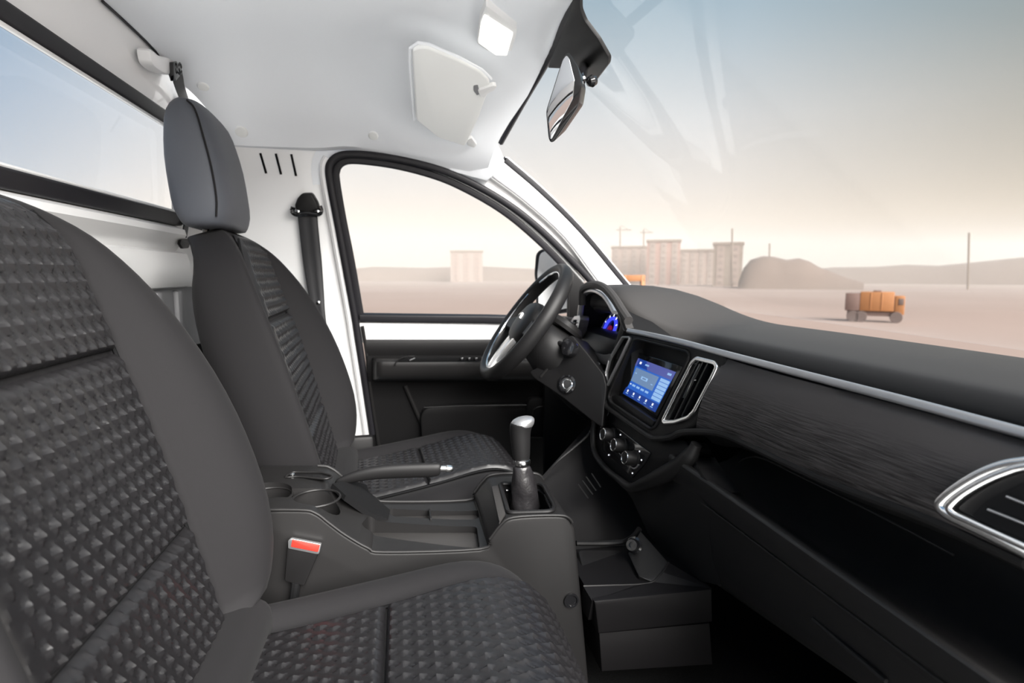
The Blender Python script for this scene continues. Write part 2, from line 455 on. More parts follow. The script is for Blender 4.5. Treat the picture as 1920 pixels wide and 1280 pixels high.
# ---- driver-side door opening outlines (measured on the side wall)
C1 = [(225, 1240), (190, 1000), (165, 840), (150, 740), (110, 520), (75, 330), (45, 170), (38, 110), (50, 75), (80, 52), (130, 44), (220, 49), (330, 64), (450, 91), (560, 127), (700, 194), (830, 275), (950, 372), (1060, 480), (1165, 592), (1240, 680)]
C2 = [(176, 748), (133, 500), (97, 320), (70, 160), (70, 115), (88, 84), (130, 70), (220, 76), (330, 93), (450, 123), (560, 162), (690, 228), (800, 298), (900, 380), (1000, 475), (1100, 585), (1150, 640)]
c1 = [S(*R4(u, v)) for u, v in C1]
c2 = [S(*R4(u, v)) for u, v in C2]
left = sorted([(p.z, p.x) for p in c1[:8]])

# ---- wall_left: B pillar and rear corner panel
rows = []
for z in [-.80, -.6, -.45, -.3, -.15, 0, .1, .2, .3, .36, .40, .44, .50, .56]:
    Y = ys(z); xo = interp(left, z) - .012
    if z > .385: xo = interp(left, .36) + .06
    r = [Vector((xr(z) - .005, Y - .16, z)), Vector((xr(z) + .002, Y - .105, z)), Vector((xr(z) + .02, Y - .055, z)), Vector((xr(z) + .065, Y - .018, z)), Vector((xr(z) + .13, Y, z))]
    for t in (.33, .66, 1): r.append(Vector((lerp(xr(z) + .13, xo, t), Y, z)))
    rows.append(r)
wl = thick('wall_left', rows, (0, .03, 0), 'white')
subsurf(wl, 1)
rows = []
for z in (-.80, -.6, -.4, -.22, -.205):
    Y = ys(z) - .004
    rows.append([Vector((xr(z) + a, Y - b, z)) for a, b in ((.006, .16), (.007, .105), (.025, .058), (.07, .022), (.13, .003), (.25, .002))])
loft('lower_corner_carpet', rows, 'matte', wl, auto=60)
rows = []
for z in (-.205, -.12, -.045, -.038):
    Y = ys(z) - .003
    rows.append([Vector((xr(z) + a, Y - b, z)) for a, b in ((.010, .16), (.011, .105), (.027, .058), (.072, .024), (.13, .004), (.20, .002))])
loft('lower_corner_panel', rows, 'greypaint', wl, auto=60)
struct(wl, 'white painted side panel behind the driver door opening', 'wall')
for a, b in (((488, 287), (499, 325)), ((517, 288), (527, 327)), ((546, 289), (555, 330))):
    pa, pb = S(*a, .001), S(*b, .001)
    tube('pressed_slot', [pa, pb], .0032, 'matte', wl, n=8)

# ---- ceiling (headliner)
rear_e = [PX(190, 0, -.555), PX(300, 105, -.555), PX(340, 150, -.55), PX(372, 182, -.53), PX(410, 216, -.485), PX(425, 272, -.462)]
front_e = [Vector((.405, .36, .545)), Vector((.40, .75, .57)), PY(1077, 0, 1.24), PY(1030, 100, 1.50), PY(975, 195, 1.68), PY(934, 268, 1.775)]
drv_px = [(425, 274), (520, 279), (600, 283), (650, 280), (712, 288), (787, 305), (844, 320), (911, 338)]
drv = spline([S(*p, .012) for p in drv_px], 4)
fe = spline(front_e, 6); re_ = spline([Vector((-.553, .36, rear_e[0].z - .01))] + rear_e, 6)
def curve_at(c, y):
    for a, b in zip(c, c[1:]):
        if a.y <= y <= b.y: return lerp(a, b, (y - a.y) / max(1e-6, b.y - a.y))
    return c[0] if y < c[0].y else c[-1]
ZR = .578
rows = []
NS, NT = 26, 34
yds = [1.78]
for i in range(NS + 1):
    s = i / NS
    k = s * (len(drv) - 1); i0 = min(int(k), len(drv) - 2); D = lerp(drv[i0], drv[i0 + 1], k - i0)
    r = []
    for j in range(NT + 1):
        t = j / NT; t = 1 - (1 - t)**1.5
        y = lerp(.36, D.y, t)
        a, b = curve_at(re_, y), curve_at(fe, y)
        # inside the last stretch blend from rear/front edges towards the driver edge point
        w = sst(1.62, D.y, y)
        x = lerp(lerp(a.x, b.x, s), D.x, w)
        ze = lerp(a.z, b.z, s)
        crown = .022 * math.sin(math.pi * s)
        zz = min(ze + crown, ZR + .01)
        q = max(0, (y - 1.42) / (D.y - 1.42))
        z = lerp(max(zz, D.z), D.z, q**4.0) if q > 0 else zz
        # keep the rear and front edges on their curves
        r.append(Vector((x, y, z)))
    rows.append(r)
ce = thick('ceiling', rows, (0, 0, .03), 'headliner')
struct(ce, 'pale grey felt headliner on the cab roof', 'ceiling')
def roof_z(x, y):
    best = None
    for r in rows:
        for p in r:
            d = (p.x - x)**2 + (p.y - y)**2
            if best is None or d < best[0]: best = (d, p.z)
    return best[1]
# corner piece that meets the A pillar, and edge mouldings
cp = [S(911, 337, .012), S(943, 307, .05), PY(934, 268, 1.775), S(890, 285, .03), S(850, 300, .02)]
tube('rear_edge_seam', [p + Vector((.002, 0, -.002)) for p in re_[6:]], .003, 'rubber', ce, n=6)

def cap_at(px, py, r, nm='screw_cap'):
    # round plastic cap seated in the headliner
    d = ray(px, py).normalized(); best = None
    for i in range(NS):
        for j in range(NT):
            c = (rows[i][j] + rows[i + 1][j + 1]) / 2
            cr = c.cross(d).length
            if best is None or cr < best[0]:
                best = (cr, c, (rows[i + 1][j] - rows[i][j]).cross(rows[i][j + 1] - rows[i][j]).normalized())
    c, n = best[1], best[2]
    if n.dot(-c) < 0: n = -n
    c = d * (c.dot(n) / d.dot(n))
    lathe(nm, [(r, -.004), (r, .002), (r * .85, .004), (.001, .0045)], c, n, 'visor', ce, n=20)
cap_at(453, 247, .017); cap_at(700, 254, .014); cap_at(381, 162, .014)

# ---- windscreen
WN = Vector((.755, 0, .655)); WC = Vector((.36, 0, .56))
def W(px, py, off=0): return PP(px, py, WN, WC - WN.normalized() * off)
base_e = [Vector((.90, .34, -.13)), Vector((.955, .7, -.13)), Vector((.965, 1.12, -.125)), Vector((.93, 1.5, -.115)), Vector((.80, 1.76, -.10)), Vector((.72, 1.82, -.09))]
be = spline(base_e, 6)
rows_w = []
for i in range(13):
    t = i / 12; r = []
    for j in range(31):
        a = fe[int(round(j / 30 * (len(fe) - 1)))]; b = be[int(round(j / 30 * (len(be) - 1)))]
        p = lerp(a, b, t); n = Vector((.75, .25 * sst(1.2, 1.8, p.y), .6)).normalized()
        r.append(p + n * (.012 + .03 * math.sin(math.pi * t)))
    rows_w.append(r)
ws = thick('window_1', rows_w, (.003, 0, .003), 'glass', auto=0)
struct(ws, 'large clear windscreen sloping above the dashboard', 'window')
sweep('windscreen_seal', [p + Vector((.006, 0, 0)) for p in fe], rect(.016, .014, .004), (.7, 0, .6), 'rubber', ws)

# ---- A pillar trim (white) with dark windscreen edge
lp = [(905, 322), (917, 337), (975, 379), (1050, 446), (1110, 526), (1165, 590)]
rp_ = [(943, 300), (949, 306), (1012, 360), (1087, 435), (1169, 533), (1215, 585)]
L = spline([S(*p, .0) for p in lp], 4); Rr = spline([S(*p, .014) for p in rp_], 4)
rows_p = []
for a, b in zip(L, Rr):
    m1 = lerp(a, b, .25) + Vector((0, -.014, 0)); m2 = lerp(a, b, .6) + Vector((0, -.018, .002)); 
    rows_p.append([a, lerp(a, b, .08) + Vector((0, -.012, 0)), m1, m2, b + Vector((0, -.010, .004)), b + Vector((.02, .03, .01))])
ap = thick('trim_1', rows_p, (.01, .03, .01), 'white')
struct(ap, 'white painted windscreen pillar beside the driver door', 'pillar')
sweep('pillar_groove', [lerp(a, b, .14) + Vector((0, -.022, 0)) for a, b in zip(L, Rr)], circ(.003, 6), (0, -1, 0), 'greypaint', ap)
sweep('windscreen_edge', [b + Vector((.004, -.004, .002)) for b in Rr], rect(.018, .016, .004), (0, -1, 0), 'rubber', ap)
# felt corner of the headliner that overlaps the pillar head
cr = [S(842, 319, .018), S(878, 330, .02), S(913, 339, .03), S(930, 325, .05), S(946, 302, .065), S(940, 286, .065), S(932, 268, .06), S(905, 262, .05), S(860, 285, .03)]
slab('pillar_head_trim', cr, .008, 'headliner', ce, bevel=.002, n=(-.1, -1, -.1))

# ---- driver door
door = thing('door_1', 'driver door with black trim panel and white window surround', 'door', (.35, 1.86, FL), kind='structure')
sp1 = spline([S(*R4(u, v), .012) for u, v in C1], 5)
sp2 = spline([S(*R4(u, v), .004) for u, v in C2], 5)
bk_ = [(-.050, -.010), (.006, -.010), (.006, .004), (-.050, .004)]
tp_ = [S(*R4(u, v), -.004) for u, v in C1]
sweep('door_header_panel', spline(tp_[6:16], 4), bk_, (0, -1, -.18), 'headliner', wl)
sweep('pillar_return', spline(tp_[14:], 4), bk_, (0, -1, -.18), 'white', wl)
sweep('door_opening_seal', sp1, rect(.022, .026, .009), (0, -1, -.18), 'rubber', wl)
# white body flange outside the seal
fl_px = [(u - 22, v) for u, v in C1[:7]] + [(18, 92), (32, 58)]
sweep('body_flange', spline([S(*R4(u, v), .004) for u, v in fl_px], 5), circ(.013, 10), (0, -1, -.18), 'white', wl)
sweep('window_frame', sp2, rect(.022, .022, .006), (0, -1, -.18), 'rubber', door)
mid = spline([S(*R4(u, v), .006) for u, v in [(165, 760), (125, 520), (88, 330), (59, 165), (55, 112), (70, 78), (100, 62), (140, 57), (220, 62), (330, 78), (450, 107), (560, 144), (695, 211), (815, 286), (925, 376), (1030, 478), (1130, 588)]], 5)
sweep('frame_bead', mid, circ(.0055, 8), (0, -1, -.18), 'white', door)
# glass
gpx = C2 + [(1150, 748)]
gl = slab('window_2', [S(*R4(u, v), -.006) for u, v in gpx], .004, 'glass', bevel=0, n=(0, -1, -.18))
struct(gl, 'clear driver door window pane', 'window')
# lower glass seal
sill = [S(*R4(u, v), .010) for u, v in ((172, 742), (400, 745), (700, 748), (1080, 756))]
sweep('window_sill_seal', sill, rect(.026, .03, .006), (0, -1, -.18), 'rubber', door)
# white metal band below the glass
band = []
for v in (755, 770, 800, 838, 850):
    o = {755: .006, 770: .012, 800: .014, 838: .006, 850: .004}[v]
    band.append([S(*R4(u, v + (u - 170) * .004), o) for u in (162, 400, 700, 900, 1130)])
thick('door_skin', band, (0, .02, 0), 'white', door)
# vertical edge seal of the door (below the sill)
sweep('door_edge_strip', spline([S(*R4(u, v), .02) for u, v in ((182, 780), (200, 900), (215, 1040), (245, 1240), (270, 1400))], 5), rect(.010, .012, .003), (0, -1, 0), 'plast_mid', door)
# trim panel: rows of a lofted moulding
def RDp(u, v, off): return S(*RD(u, v), off)
tr = []
for v, o in ((66, .012), (72, .022), (90, .026), (150, .028), (185, .024), (192, .03), (300, .03), (372, .03), (400, .018), (520, .016), (700, .014), (1100, .014), (1500, .014)):
    tr.append([RDp(u + (v - 66) * .062, v, o) for u in (184, 230, 500, 900, 1300, 1700, 2050)])
thick('trim_panel', tr, (0, .02, 0), 'plast', door)
# armrest
arm = []
for v, o in ((196, .028), (206, .075), (232, .088), (262, .092), (340, .090), (368, .080), (380, .03)):
    arm.append([RDp(u, v, o if u not in (225, 1980) else .026) for u in (225, 262, 300, 420, 700, 1000, 1300, 1700, 1980)])
ar = thick('armrest', arm, (0, .012, 0), 'plast_mid', door); subsurf(ar, 1)
# pull-handle recess, its lip and the release lever
slab('pull_recess', rounded([RDp(u, v, .093) for u, v in ((425, 203), (1050, 196), (1050, 226), (425, 232))], .004, 3), .004, 'matte', ar, bevel=.001, n=(0, -1, 0))
tube('recess_lip', spline([RDp(u, v, .095) for u, v in ((405, 262), (408, 240), (440, 210), (500, 192), (550, 192))], 5), .002, 'plast_mid', ar, n=6)
tube('handle_edge', [RDp(u, v, .096) for u, v in ((512, 222), (552, 204))], .0022, 'silver', ar, n=6)
for u in (905, 960, 1012):
    box('window_switch', RDp(u, 211, .098), (.012, .010, .010), 'gloss', ar, bevel=.003)
# lower pocket and slanted rib
tube('panel_rib', [RDp(u, v, .024) for u, v in ((478, 410), (600, 690), (640, 800))], .007, 'plast_mid', door, n=8)
pk = rounded([RDp(u, v, .05) for u, v in ((592, 640), (630, 578), (900, 562), (1400, 556), (1400, 1400), (640, 1400))], .02, 4)
slab('map_pocket', pk, .03, 'plast', door, bevel=.006, n=(0, -1, 0))
tube('pocket_lip', [RDp(u, v, .054) for u, v in ((620, 575), (900, 563), (1390, 556))], .002, 'plast', door, n=6)
sk = rounded([RDp(u, v, .062) for u, v in ((1395, 540), (1430, 505), (1660, 505), (1700, 570), (1745, 720), (1700, 800), (1330, 800), (1385, 640))], .012, 4)
slab('speaker_surround', sk, .04, 'plast', door, bevel=.006, n=(0, -1, 0))
sk2 = rounded([RDp(u, v, .066) for u, v in ((1440, 590), (1480, 568), (1660, 568), (1690, 590), (1735, 730), (1700, 795), (1400, 800), (1405, 700))], .012, 4)
slab('speaker_grille', sk2, .01, 'matte', door, bevel=.004, n=(0, -1, 0))
tube('grille_edge', sk2, .0022, 'plast_mid', door, n=6, closed=True)
# mirror sail panel with its little frame
sl = [S(*R4(u, v), .018) for u, v in ((1062, 560), (1072, 545), (1085, 548), (1150, 620), (1165, 640), (1165, 765), (1062, 765))]
slab('sail_panel', sl, .014, 'plast', door, bevel=.003, n=(0, -1, -.18))
tube('sail_edge', [S(*R4(u, v), .022) for u, v in ((1064, 590), (1064, 740), (985, 742))], .004, 'plast_mid', door, n=8)

# exterior mirror
em = thing('door_mirror', 'white backed wing mirror outside the driver door glass', 'mirror', tuple(S(*R4(1010, 600), -.10)))
o_ = [S(*R4(u, v), -.10) for u, v in ((925, 600), (918, 560), (925, 470), (945, 450), (985, 447), (1030, 480), (1085, 560), (1085, 720), (950, 740), (925, 690))]
slab('housing', rounded(o_, .012, 4), .05, 'rubber', em, bevel=.01, n=(-.25, -1, 0))
i_ = [S(*R4(u, v), -.096) for u, v in ((935, 600), (930, 560), (940, 475), (955, 460), (985, 458), (1022, 487), (1075, 560), (1075, 700), (955, 725), (935, 690))]
slab('mirror_face', rounded(i_, .012, 4), .008, 'white', em, bevel=.004, n=(-.25, -1, 0))

# ================================================================== SEATS
def quilt(u, v, a, b):
    j = math.floor(v / b); q = v / b - j - .5
    p = u / a + (.5 if j % 2 else 0); p = p - math.floor(p) - .5
    q0 = q * .8
    dp = p - .10 - .12 * q
    k = (1 - (-dp) / .40 - abs(q0) / .46) if dp < 0 else (1 - dp / .10 - abs(q0) / .46)
    g = abs(((p + .85 * q) + .5) % 1.0 - .5)          # diagonal stitch line
    return max(0., min(1., k)) * 1.0 - .22 * max(0., 1 - g / .10)
def make_seat(name, label, dx, cy, rz, near=1.0):
    base = Vector((dx, cy, FL))
    st = thing(name, label, 'seat', base, group=None, rz=rz)
    BASE[st.name] = Vector((0, 0, FL))          # children use local x,y and eye z
    # ---------------- backrest
    W_ = [(-.52, .225), (-.45, .255), (-.36, .268), (-.25, .270), (-.15, .260), (-.02, .228), (.05, .185), (.085, .135), (.104, .06)]
    Bp = [(-.52, .045), (-.42, .080), (-.30, .084), (-.18, .076), (-.05, .052), (.03, .026), (.07, .010), (.10, 0)]
    xi = lambda z: -.42 - .30 * z + .010 * math.sin((z + .5) / .6 * math.pi)
    zs = [-.52, -.48, -.44, -.38, -.31, -.24, -.17, -.10, -.04, .01, .045, .07, .088, .099, .104]
    rows = []
    def uin(z, s):
        w = sinterp(W_, z); u = max(.25 * w, min(.134, w - .062))
        return u if (s > 0 or near > .5) else max(u, w - .048)
    for z in zs:
        w = sinterp(W_, z); b = sinterp(Bp, z); th = interp([(-.52, .15), (-.08, .13), (.0, .115), (.04, .094), (.07, .070), (.09, .042), (.104, .015)], z)
        ui = uin(z, 1); d = w - ui
        fr = interp([(-.52, 0), (.05, 0), (.085, -.012), (.104, -.04)], z)
        def hf(ui, d, b):
            return [(0, 0), (.5 * ui, 0), (ui - .004, 0), (ui + .004, -.006), (ui + min(.018, .2 * d), .42 * b + .002), (ui + .36 * d, .98 * b), (ui + .62 * d, 1.12 * b),
                (ui + .86 * d, .95 * b), (w - .002, .25 * b), (w, -.045), (w - .006, -.09), (w - .035, -th + .004), (w * .6, -th - .008), (0, -th - .012)]
        half = hf(ui, d, b); un = uin(z, -1); halfn = hf(un, w - un, b * near)
        sec = [Vector((xi(z) + fr + h, u, z + .30 * h)) for u, h in half]
        sec += [Vector((xi(z) + fr + h, -u, z + .30 * h)) for u, h in halfn[-2:0:-1]]
        rows.append(sec)
    ob = loft('backrest', rows, 'fabric', st, cv=True, cap=True, auto=0); subsurf(ob, 1)
    # ---------------- quilted centre insert (embossed)
    def insert_back(nm, z0, z1, a=.0225, b=.0205):
        nu, nv = 156, max(8, int((z1 - z0) / .0020)); rr = []
        for i in range(nv + 1):
            z = lerp(z0, z1, i / nv); ui = uin(z, 1) - .001; un = uin(z, -1) - .001
            fr = interp([(-.52, 0), (.05, 0), (.085, -.012), (.104, -.04)], z)
            r = []
            for j in range(nu + 1):
                s = j / nu * 2 - 1; u = s * ui if s > 0 else s * un
                e = min(1, (1 - abs(s)) / .07, (z - z0) / .012 + .02, (z1 - z) / .012 + .02); e = max(0, e)
                e = math.sin(e * math.pi / 2)
                r.append(Vector((xi(z) + fr + .003 + .010 * e + .0064 * min(1, (1 - abs(s)) / .14) * e * quilt(u, z, a, b), u, z)))
            rr.append(r)
        return loft(nm, rr, 'quilt', st, auto=20)
    insert_back('upper_insert', -.100, .088)
    insert_back('lower_insert', -.345, -.106)
    insert_back('lumbar_insert', -.500, -.350)
    # seams beside the insert
    for sgn in (-1, 1):
        pth = []
        for z in [-.49, -.4, -.3, -.2, -.1, -.02, .04, .075]:
            ui = uin(z, sgn)
            pth.append(Vector((xi(z) + .002, sgn * (ui + .004), z)))
        tube('seam', spline(pth, 5), .0028, 'matte', st, n=6)
    # ---------------- cushion
    ZT = [(-.30, -.548), (-.20, -.540), (-.01, -.508), (.10, -.485), (.15, -.487), (.19, -.508), (.222, -.56), (.236, -.62), (.232, -.67)]
    BT = [(-.30, .036), (-.13, .030), (.0, .024), (.09, .018), (.15, .0), (.236, -.004)]
    WC_ = [(-.30, .235), (-.1, .258), (.1, .258), (.17, .245), (.222, .205), (.236, .18)]
    xs = [-.30, -.24, -.16, -.08, 0, .07, .12, .155, .185, .207, .222, .231, .236]
    rows = []
    for x in xs:
        zt = sinterp(ZT, x); b = sinterp(BT, x); w = sinterp(WC_, x); ui = min(.150, w - .06); d = w - ui
        zb = min(-.66, zt - .03)
        def hc(b):
            return [(0, zt), (.5 * ui, zt), (ui - .004, zt), (ui + .004, zt - .006), (ui + .02, zt + .45 * b), (ui + .4 * d, zt + b), (ui + .7 * d, zt + .72 * b - .004),
                (w - .008, zt - .022), (w, lerp(zt, zb, .4)), (w - .004, lerp(zt, zb, .75)), (w - .02, zb), (0, zb - .004)]
        sec = [Vector((x, u, z)) for u, z in hc(b)]
        sec += [Vector((x, -u, z)) for u, z in hc(b * near)[-2:0:-1]]
        rows.append(sec)
    ob = loft('cushion', rows, 'fabric', st, cv=True, cap=True, auto=0); subsurf(ob, 1)
    def insert_cush(nm, s0, s1):
        # arc-length style parameter over the top and the nose
        prof = [Vector((x, 0, sinterp(ZT, x))) for x in [lerp(-.30, .236, (k / 200)) for k in range(201)]]
        acc = [0.]
        for a, b in zip(prof, prof[1:]): acc.append(acc[-1] + (b - a).length)
        tot = acc[-1]
        def at(s):
            t = s * tot
            for k in range(200):
                if acc[k + 1] >= t:
                    p = lerp(prof[k], prof[k + 1], (t - acc[k]) / (acc[k + 1] - acc[k])); tg = (prof[k + 1] - prof[k]).normalized()
                    return p, Vector((-tg.z, 0, tg.x))
            return prof[-1], Vector((1, 0, 0))
        nv = int((s1 - s0) * tot / .0021); nu = 160; rr = []
        for i in range(nv + 1):
            s = lerp(s0, s1, i / nv); p, n = at(s); w = sinterp(WC_, p.x); ui = min(.150, w - .06) - .001
            r = []
            for j in range(nu + 1):
                q = j / nu * 2 - 1
                e = max(0, min(1, (1 - abs(q)) / .07, (s - s0) * tot / .010 + .02, (s1 - s) * tot / .010 + .02)); e = math.sin(e * math.pi / 2)
                r.append(p + n * (.003 + .009 * e + .0046 * min(1, (1 - abs(q)) / .14) * e * quilt(q * ui, s * tot, .0225, .0205)) + Vector((0, q * ui, 0)))
            rr.append(r)
        return loft(nm, rr, 'quilt', st, auto=20)
    insert_cush('rear_cushion_insert', .02, .395)
    insert_cush('front_cushion_insert', .400, .93)
    for sgn in (-1, 1):
        tube('cushion_seam', spline([Vector((x, sgn * (min(.150, sinterp(WC_, x) - .06) + .004), sinterp(ZT, x) + .001)) for x in (-.28, -.16, -.02, .08, .14, .18, .21)], 5), .0028, 'matte', st, n=6)
    # plastic valance and slide rails under the cushion
    box('seat_base', (-.03, 0, -.705), (.46, .44, .085), 'plast', st, bevel=.015)
    for sgn in (-1, 1):
        box('slide_rail', (-.02, sgn * .19, -.772), (.50, .05, .056), 'matte', st, bevel=.006)
        if sgn > 0 and dx > 0: box('side_cover', (-.24, sgn * .247, -.56), (.16, .03, .15), 'plast', st, bevel=.012)
    # backrest to cushion filler
    box('bight_filler', (-.265, 0, -.53), (.12, .40, .08), 'fabric', st, bevel=.03, seg=4)
    return st
ps = make_seat('truck_seat', 'dark passenger seat with quilted centre and smooth side bolster, no headrest in view', 0.0, .72, 0, near=.35)
ds = make_seat('truck_seat', 'dark driver seat with grey headrest beside the steering wheel', .078, 1.54, math.radians(3.0), near=.22)

# headrest of the driver seat
def headrest(st):
    c = Vector((-.545, .0, 0))
    zs = [.098, .106, .135, .18, .25, .31, .345, .366, .374]
    rows = []
    for z in zs:
        k = interp([(.098, .90), (.106, .96), (.135, 1), (.25, 1), (.31, .985), (.345, .95), (.366, .87), (.374, .72)], z)
        w = .152 * k; d0 = interp([(.098, .045), (.135, .062), (.25, .062), (.345, .046), (.374, .02)], z)
        xc = -.503 - .10 * (z - .1)
        half = [(0, d0), (.55 * w, d0 - .001), (.84 * w, d0 - .008), (w - .008, d0 - .020), (w - .001, d0 - .034), (w, -.3 * d0), (w - .012, -d0 + .006), (.7 * w, -d0), (0, -d0)]
        sec = [Vector((xc + h, u, z)) for u, h in half]; sec += [Vector((p.x, -p.y, p.z)) for p in sec[-2:0:-1]]
        rows.append(sec)
    hr = loft('headrest', rows, 'hrest', st, cv=True, cap=True, auto=0, label='grey fabric headrest on two posts'); subsurf(hr, 1)
    # welt seams round the front face
    pth = []
    for z in (.12, .16, .22, .29, .34, .36):
        k = interp([(.098, .90), (.106, .96), (.135, 1), (.25, 1), (.31, .985), (.345, .95), (.366, .87), (.374, .72)], z)
        d0 = interp([(.098, .045), (.135, .062), (.25, .062), (.345, .046), (.374, .02)], z)
        pth.append((-.503 - .10 * (z - .1) + d0 - .024, .152 * k - .003, z))
    for sgn in (-1, 1):
        tube('welt', spline([Vector((x, sgn * u, z)) for x, u, z in pth], 4), .0022, 'fabric', hr, n=6)
        tube('headrest_post', [Vector((-.517, sgn * .06, .07)), Vector((-.517, sgn * .06, .12))], .007, 'gloss', hr, n=10)
headrest(ds)

# ================================================================== CENTRE CONSOLE
YN, YF = 1.0, 1.235
con = thing('centre_console', 'charcoal plastic console between the seats with cup holders and open tray', 'console', (.1, 1.12, FL))
def PN(px, py): return PY(px, py, YN)
zc = PN(600, 962).z
top = [PN(430, 958), PN(560, 957), PN(592, 963), PN(618, 982), PN(648, 1004), PN(690, 1028), PN(722, 1036), PN(900, 1030), PN(918, 1012), PN(938, 986), PN(962, 971), PN(1040, 967), PN(1066, 972), PN(1078, 992)]
top = spline(top, 4)
prof = top + [PN(1090, 1120), PN(1104, 1280), Vector((PN(1108, 1300).x, YN, FL + .001)), Vector((top[0].x - .02, YN, FL + .001))]
body = slab('console_body', prof, YF - YN, 'plast_mid', con, bevel=.012, seg=3, n=(0, -1, 0), auto=40)
bpy.context.view_layer.update()
def tool_px(pts, z, depth, up=.05, r=.012):
    q = rounded([PZ(px, py, z) for px, py in pts], r, 5)
    t = slab('tool', [p + Vector((0, 0, up)) for p in q], depth + up, None, con, bevel=0, n=(0, 0, 1)); return t, q
def disc(c, r, n=28): return [c + Vector((r * math.cos(2 * math.pi * i / n), r * math.sin(2 * math.pi * i / n), 0)) for i in range(n)]
cupc = [PZ(*RB(175, 530), zc), PZ(*RB(425, 542), zc)]
for c in cupc:
    cut(body, slab('tool', [p + Vector((0, 0, .05)) for p in disc(c, .041)], .135, None, con, bevel=0, n=(0, 0, 1)))
mid_ = (cupc[0] + cupc[1]) / 2
cut(body, slab('tool', [mid_ + Vector((x, y, .05)) for x, y in ((-.03, -.022), (.03, -.022), (.03, .022), (-.03, .022))], .12, None, con, bevel=0, n=(0, 0, 1)))
zt = PN(800, 1033).z
near_px = [RB(660, 745), RB(700, 672), RB(1262, 672), RB(1280, 785)]
t, q1 = tool_px(near_px, zt, .022); cut(body, t)
far_px = [RB(820, 640), RB(800, 600), RB(1268, 592), RB(1278, 636)]
t, q2 = tool_px(far_px, zt, .018); cut(body, t)
zg = PN(1000, 968).z
well = [RK(305, 792), RK(690, 786), RK(745, 815), RK(850, 1010), RK(840, 1055), RK(790, 1070), RK(390, 1082)]
t, q3 = tool_px(well, zg, .05, r=.01); cut(body, t)
# rims, mats, dividing edges
for c in cupc:
    pass
tube('cup_rim', [p + Vector((0, 0, .001)) for p in disc(cupc[0], .042)], .0022, 'plast_mid', con, n=6, closed=True)
tube('cup_rim', [p + Vector((0, 0, .001)) for p in disc(cupc[1], .042)], .0022, 'plast_mid', con, n=6, closed=True)
slab('tray_mat', [p + Vector((0, 0, -.018)) for p in q1], .004, 'dash', con, bevel=.001, n=(0, 0, 1))
slab('channel_mat', [p + Vector((0, 0, -.014)) for p in q2], .004, 'dash', con, bevel=.001, n=(0, 0, 1))
box('channel_divider', PZ(*RB(1020, 632), zt - .004), (.004, .05, .012), 'plast', con, bevel=.001)
tube('near_edge_trim', [p + Vector((0, -.001, .002)) for p in top[2:-2]], .0028, 'plast_mid', con, n=8)
tube('far_edge_trim', [Vector((p.x, YF - .004, p.z + .002)) for p in top[4:-2]], .0035, 'plast_mid', con, n=8)
tube('shifter_surround', [p + Vector((0, 0, .002)) for p in q3], .0045, 'plast', con, n=8, closed=True)
q3i = [p + (sum(q3, Vector()) / len(q3) - p) * .07 + Vector((0, 0, -.010)) for p in q3]
tube('shifter_inner_ring', q3i, .003, 'gloss', con, n=8, closed=True)
slab('shifter_panel', [PZ(*RK(u, v), zg + .002) for u, v in ((222, 808), (292, 792), (360, 1075), (300, 1165))], .004, 'dash', con, bevel=.001, n=(0, 0, 1))
# raised rear lid on the far half
lid = spline([PY(px, py, 1.15) for px, py in ((452, 938), (474, 914), (500, 904), (560, 901), (608, 904), (632, 918), (660, 940))], 4)
lidp = lid + [Vector((lid[-1].x, 1.15, -.55)), Vector((lid[0].x, 1.15, -.55))]
lb = slab('console_lid', lidp, YF + .004 - 1.15, 'plast_mid', con, bevel=.008, seg=3, n=(0, -1, 0))
zl = max(p.z for p in lid)
for k, (h, m_) in enumerate(((0, 'plast'), (.006, 'plast_mid'))):
    sl = rounded([PZ(*RB(u, v), zl + .002 + k * .002) for u, v in ((255, 432), (300, 402), (450, 404), (515, 424), (480, 440), (330, 425))], .01, 4)
    if k == 0: slab('coin_recess', sl, .003, m_, con, bevel=.001, n=(0, 0, 1))
    else: tube('coin_lip', sl, .002, m_, con, n=6, closed=True)
lathe('lid_stud', [(.005, 0), (.005, .003), (.002, .005)], PZ(*RB(300, 420), zl + .003), (0, 0, 1), 'chrome', con, n=12)
lathe('screw_cup', [(.014, 0), (.014, .003), (.011, .003), (.009, -.004), (.001, -.004)], PY(1071, 1125, YN - .002), (0, -1, 0), 'gloss', con, n=20)

# ---- gear lever
gl_ = thing('gear_lever', 'gear lever with silver topped black knob and leather boot', 'gear lever', tuple(PY(990, 955, 1.125)))
def stack_rows(pts, Y, ratio, wob=0., n=22, tilt=0.):
    rows = []
    for i, (cx, v, hw) in enumerate(pts):
        c = PY(*RK(cx, v), Y); r = hw / 5.333 / FPX * c.length * .97
        rows.append([c + Vector((r * math.cos(a) * (1 + wob * math.sin(3 * a + i * 1.3) + wob * .6 * math.sin(7 * a - i)), r * ratio * math.sin(a), tilt * r * math.cos(a))) for a in [2 * math.pi * k / n for k in range(n)]])
    return rows
bt = loft('boot', stack_rows([(560, 1045, 160), (556, 1010, 152), (550, 960, 138), (560, 900, 128), (552, 840, 140), (545, 770, 122), (535, 700, 112), (526, 630, 92), (522, 585, 86)], 1.125, .8, .09), 'leather', gl_, cv=True, cap=True, auto=0); subsurf(bt, 1)
lathe('boot_collar', [(.0165, 0), (.0175, .004), (.0168, .010), (.015, .011)], PY(*RK(522, 585), 1.125), (.05, 0, 1), 'chrome', gl_, n=24)
kb = loft('knob', stack_rows([(520, 565, 80), (519, 520, 88), (517, 460, 94), (514, 400, 99), (510, 320, 104), (508, 260, 108), (515, 215, 116), (527, 180, 124), (533, 160, 122)], 1.125, .85), 'plast', gl_, cv=True, cap=True, auto=0); subsurf(kb, 1)
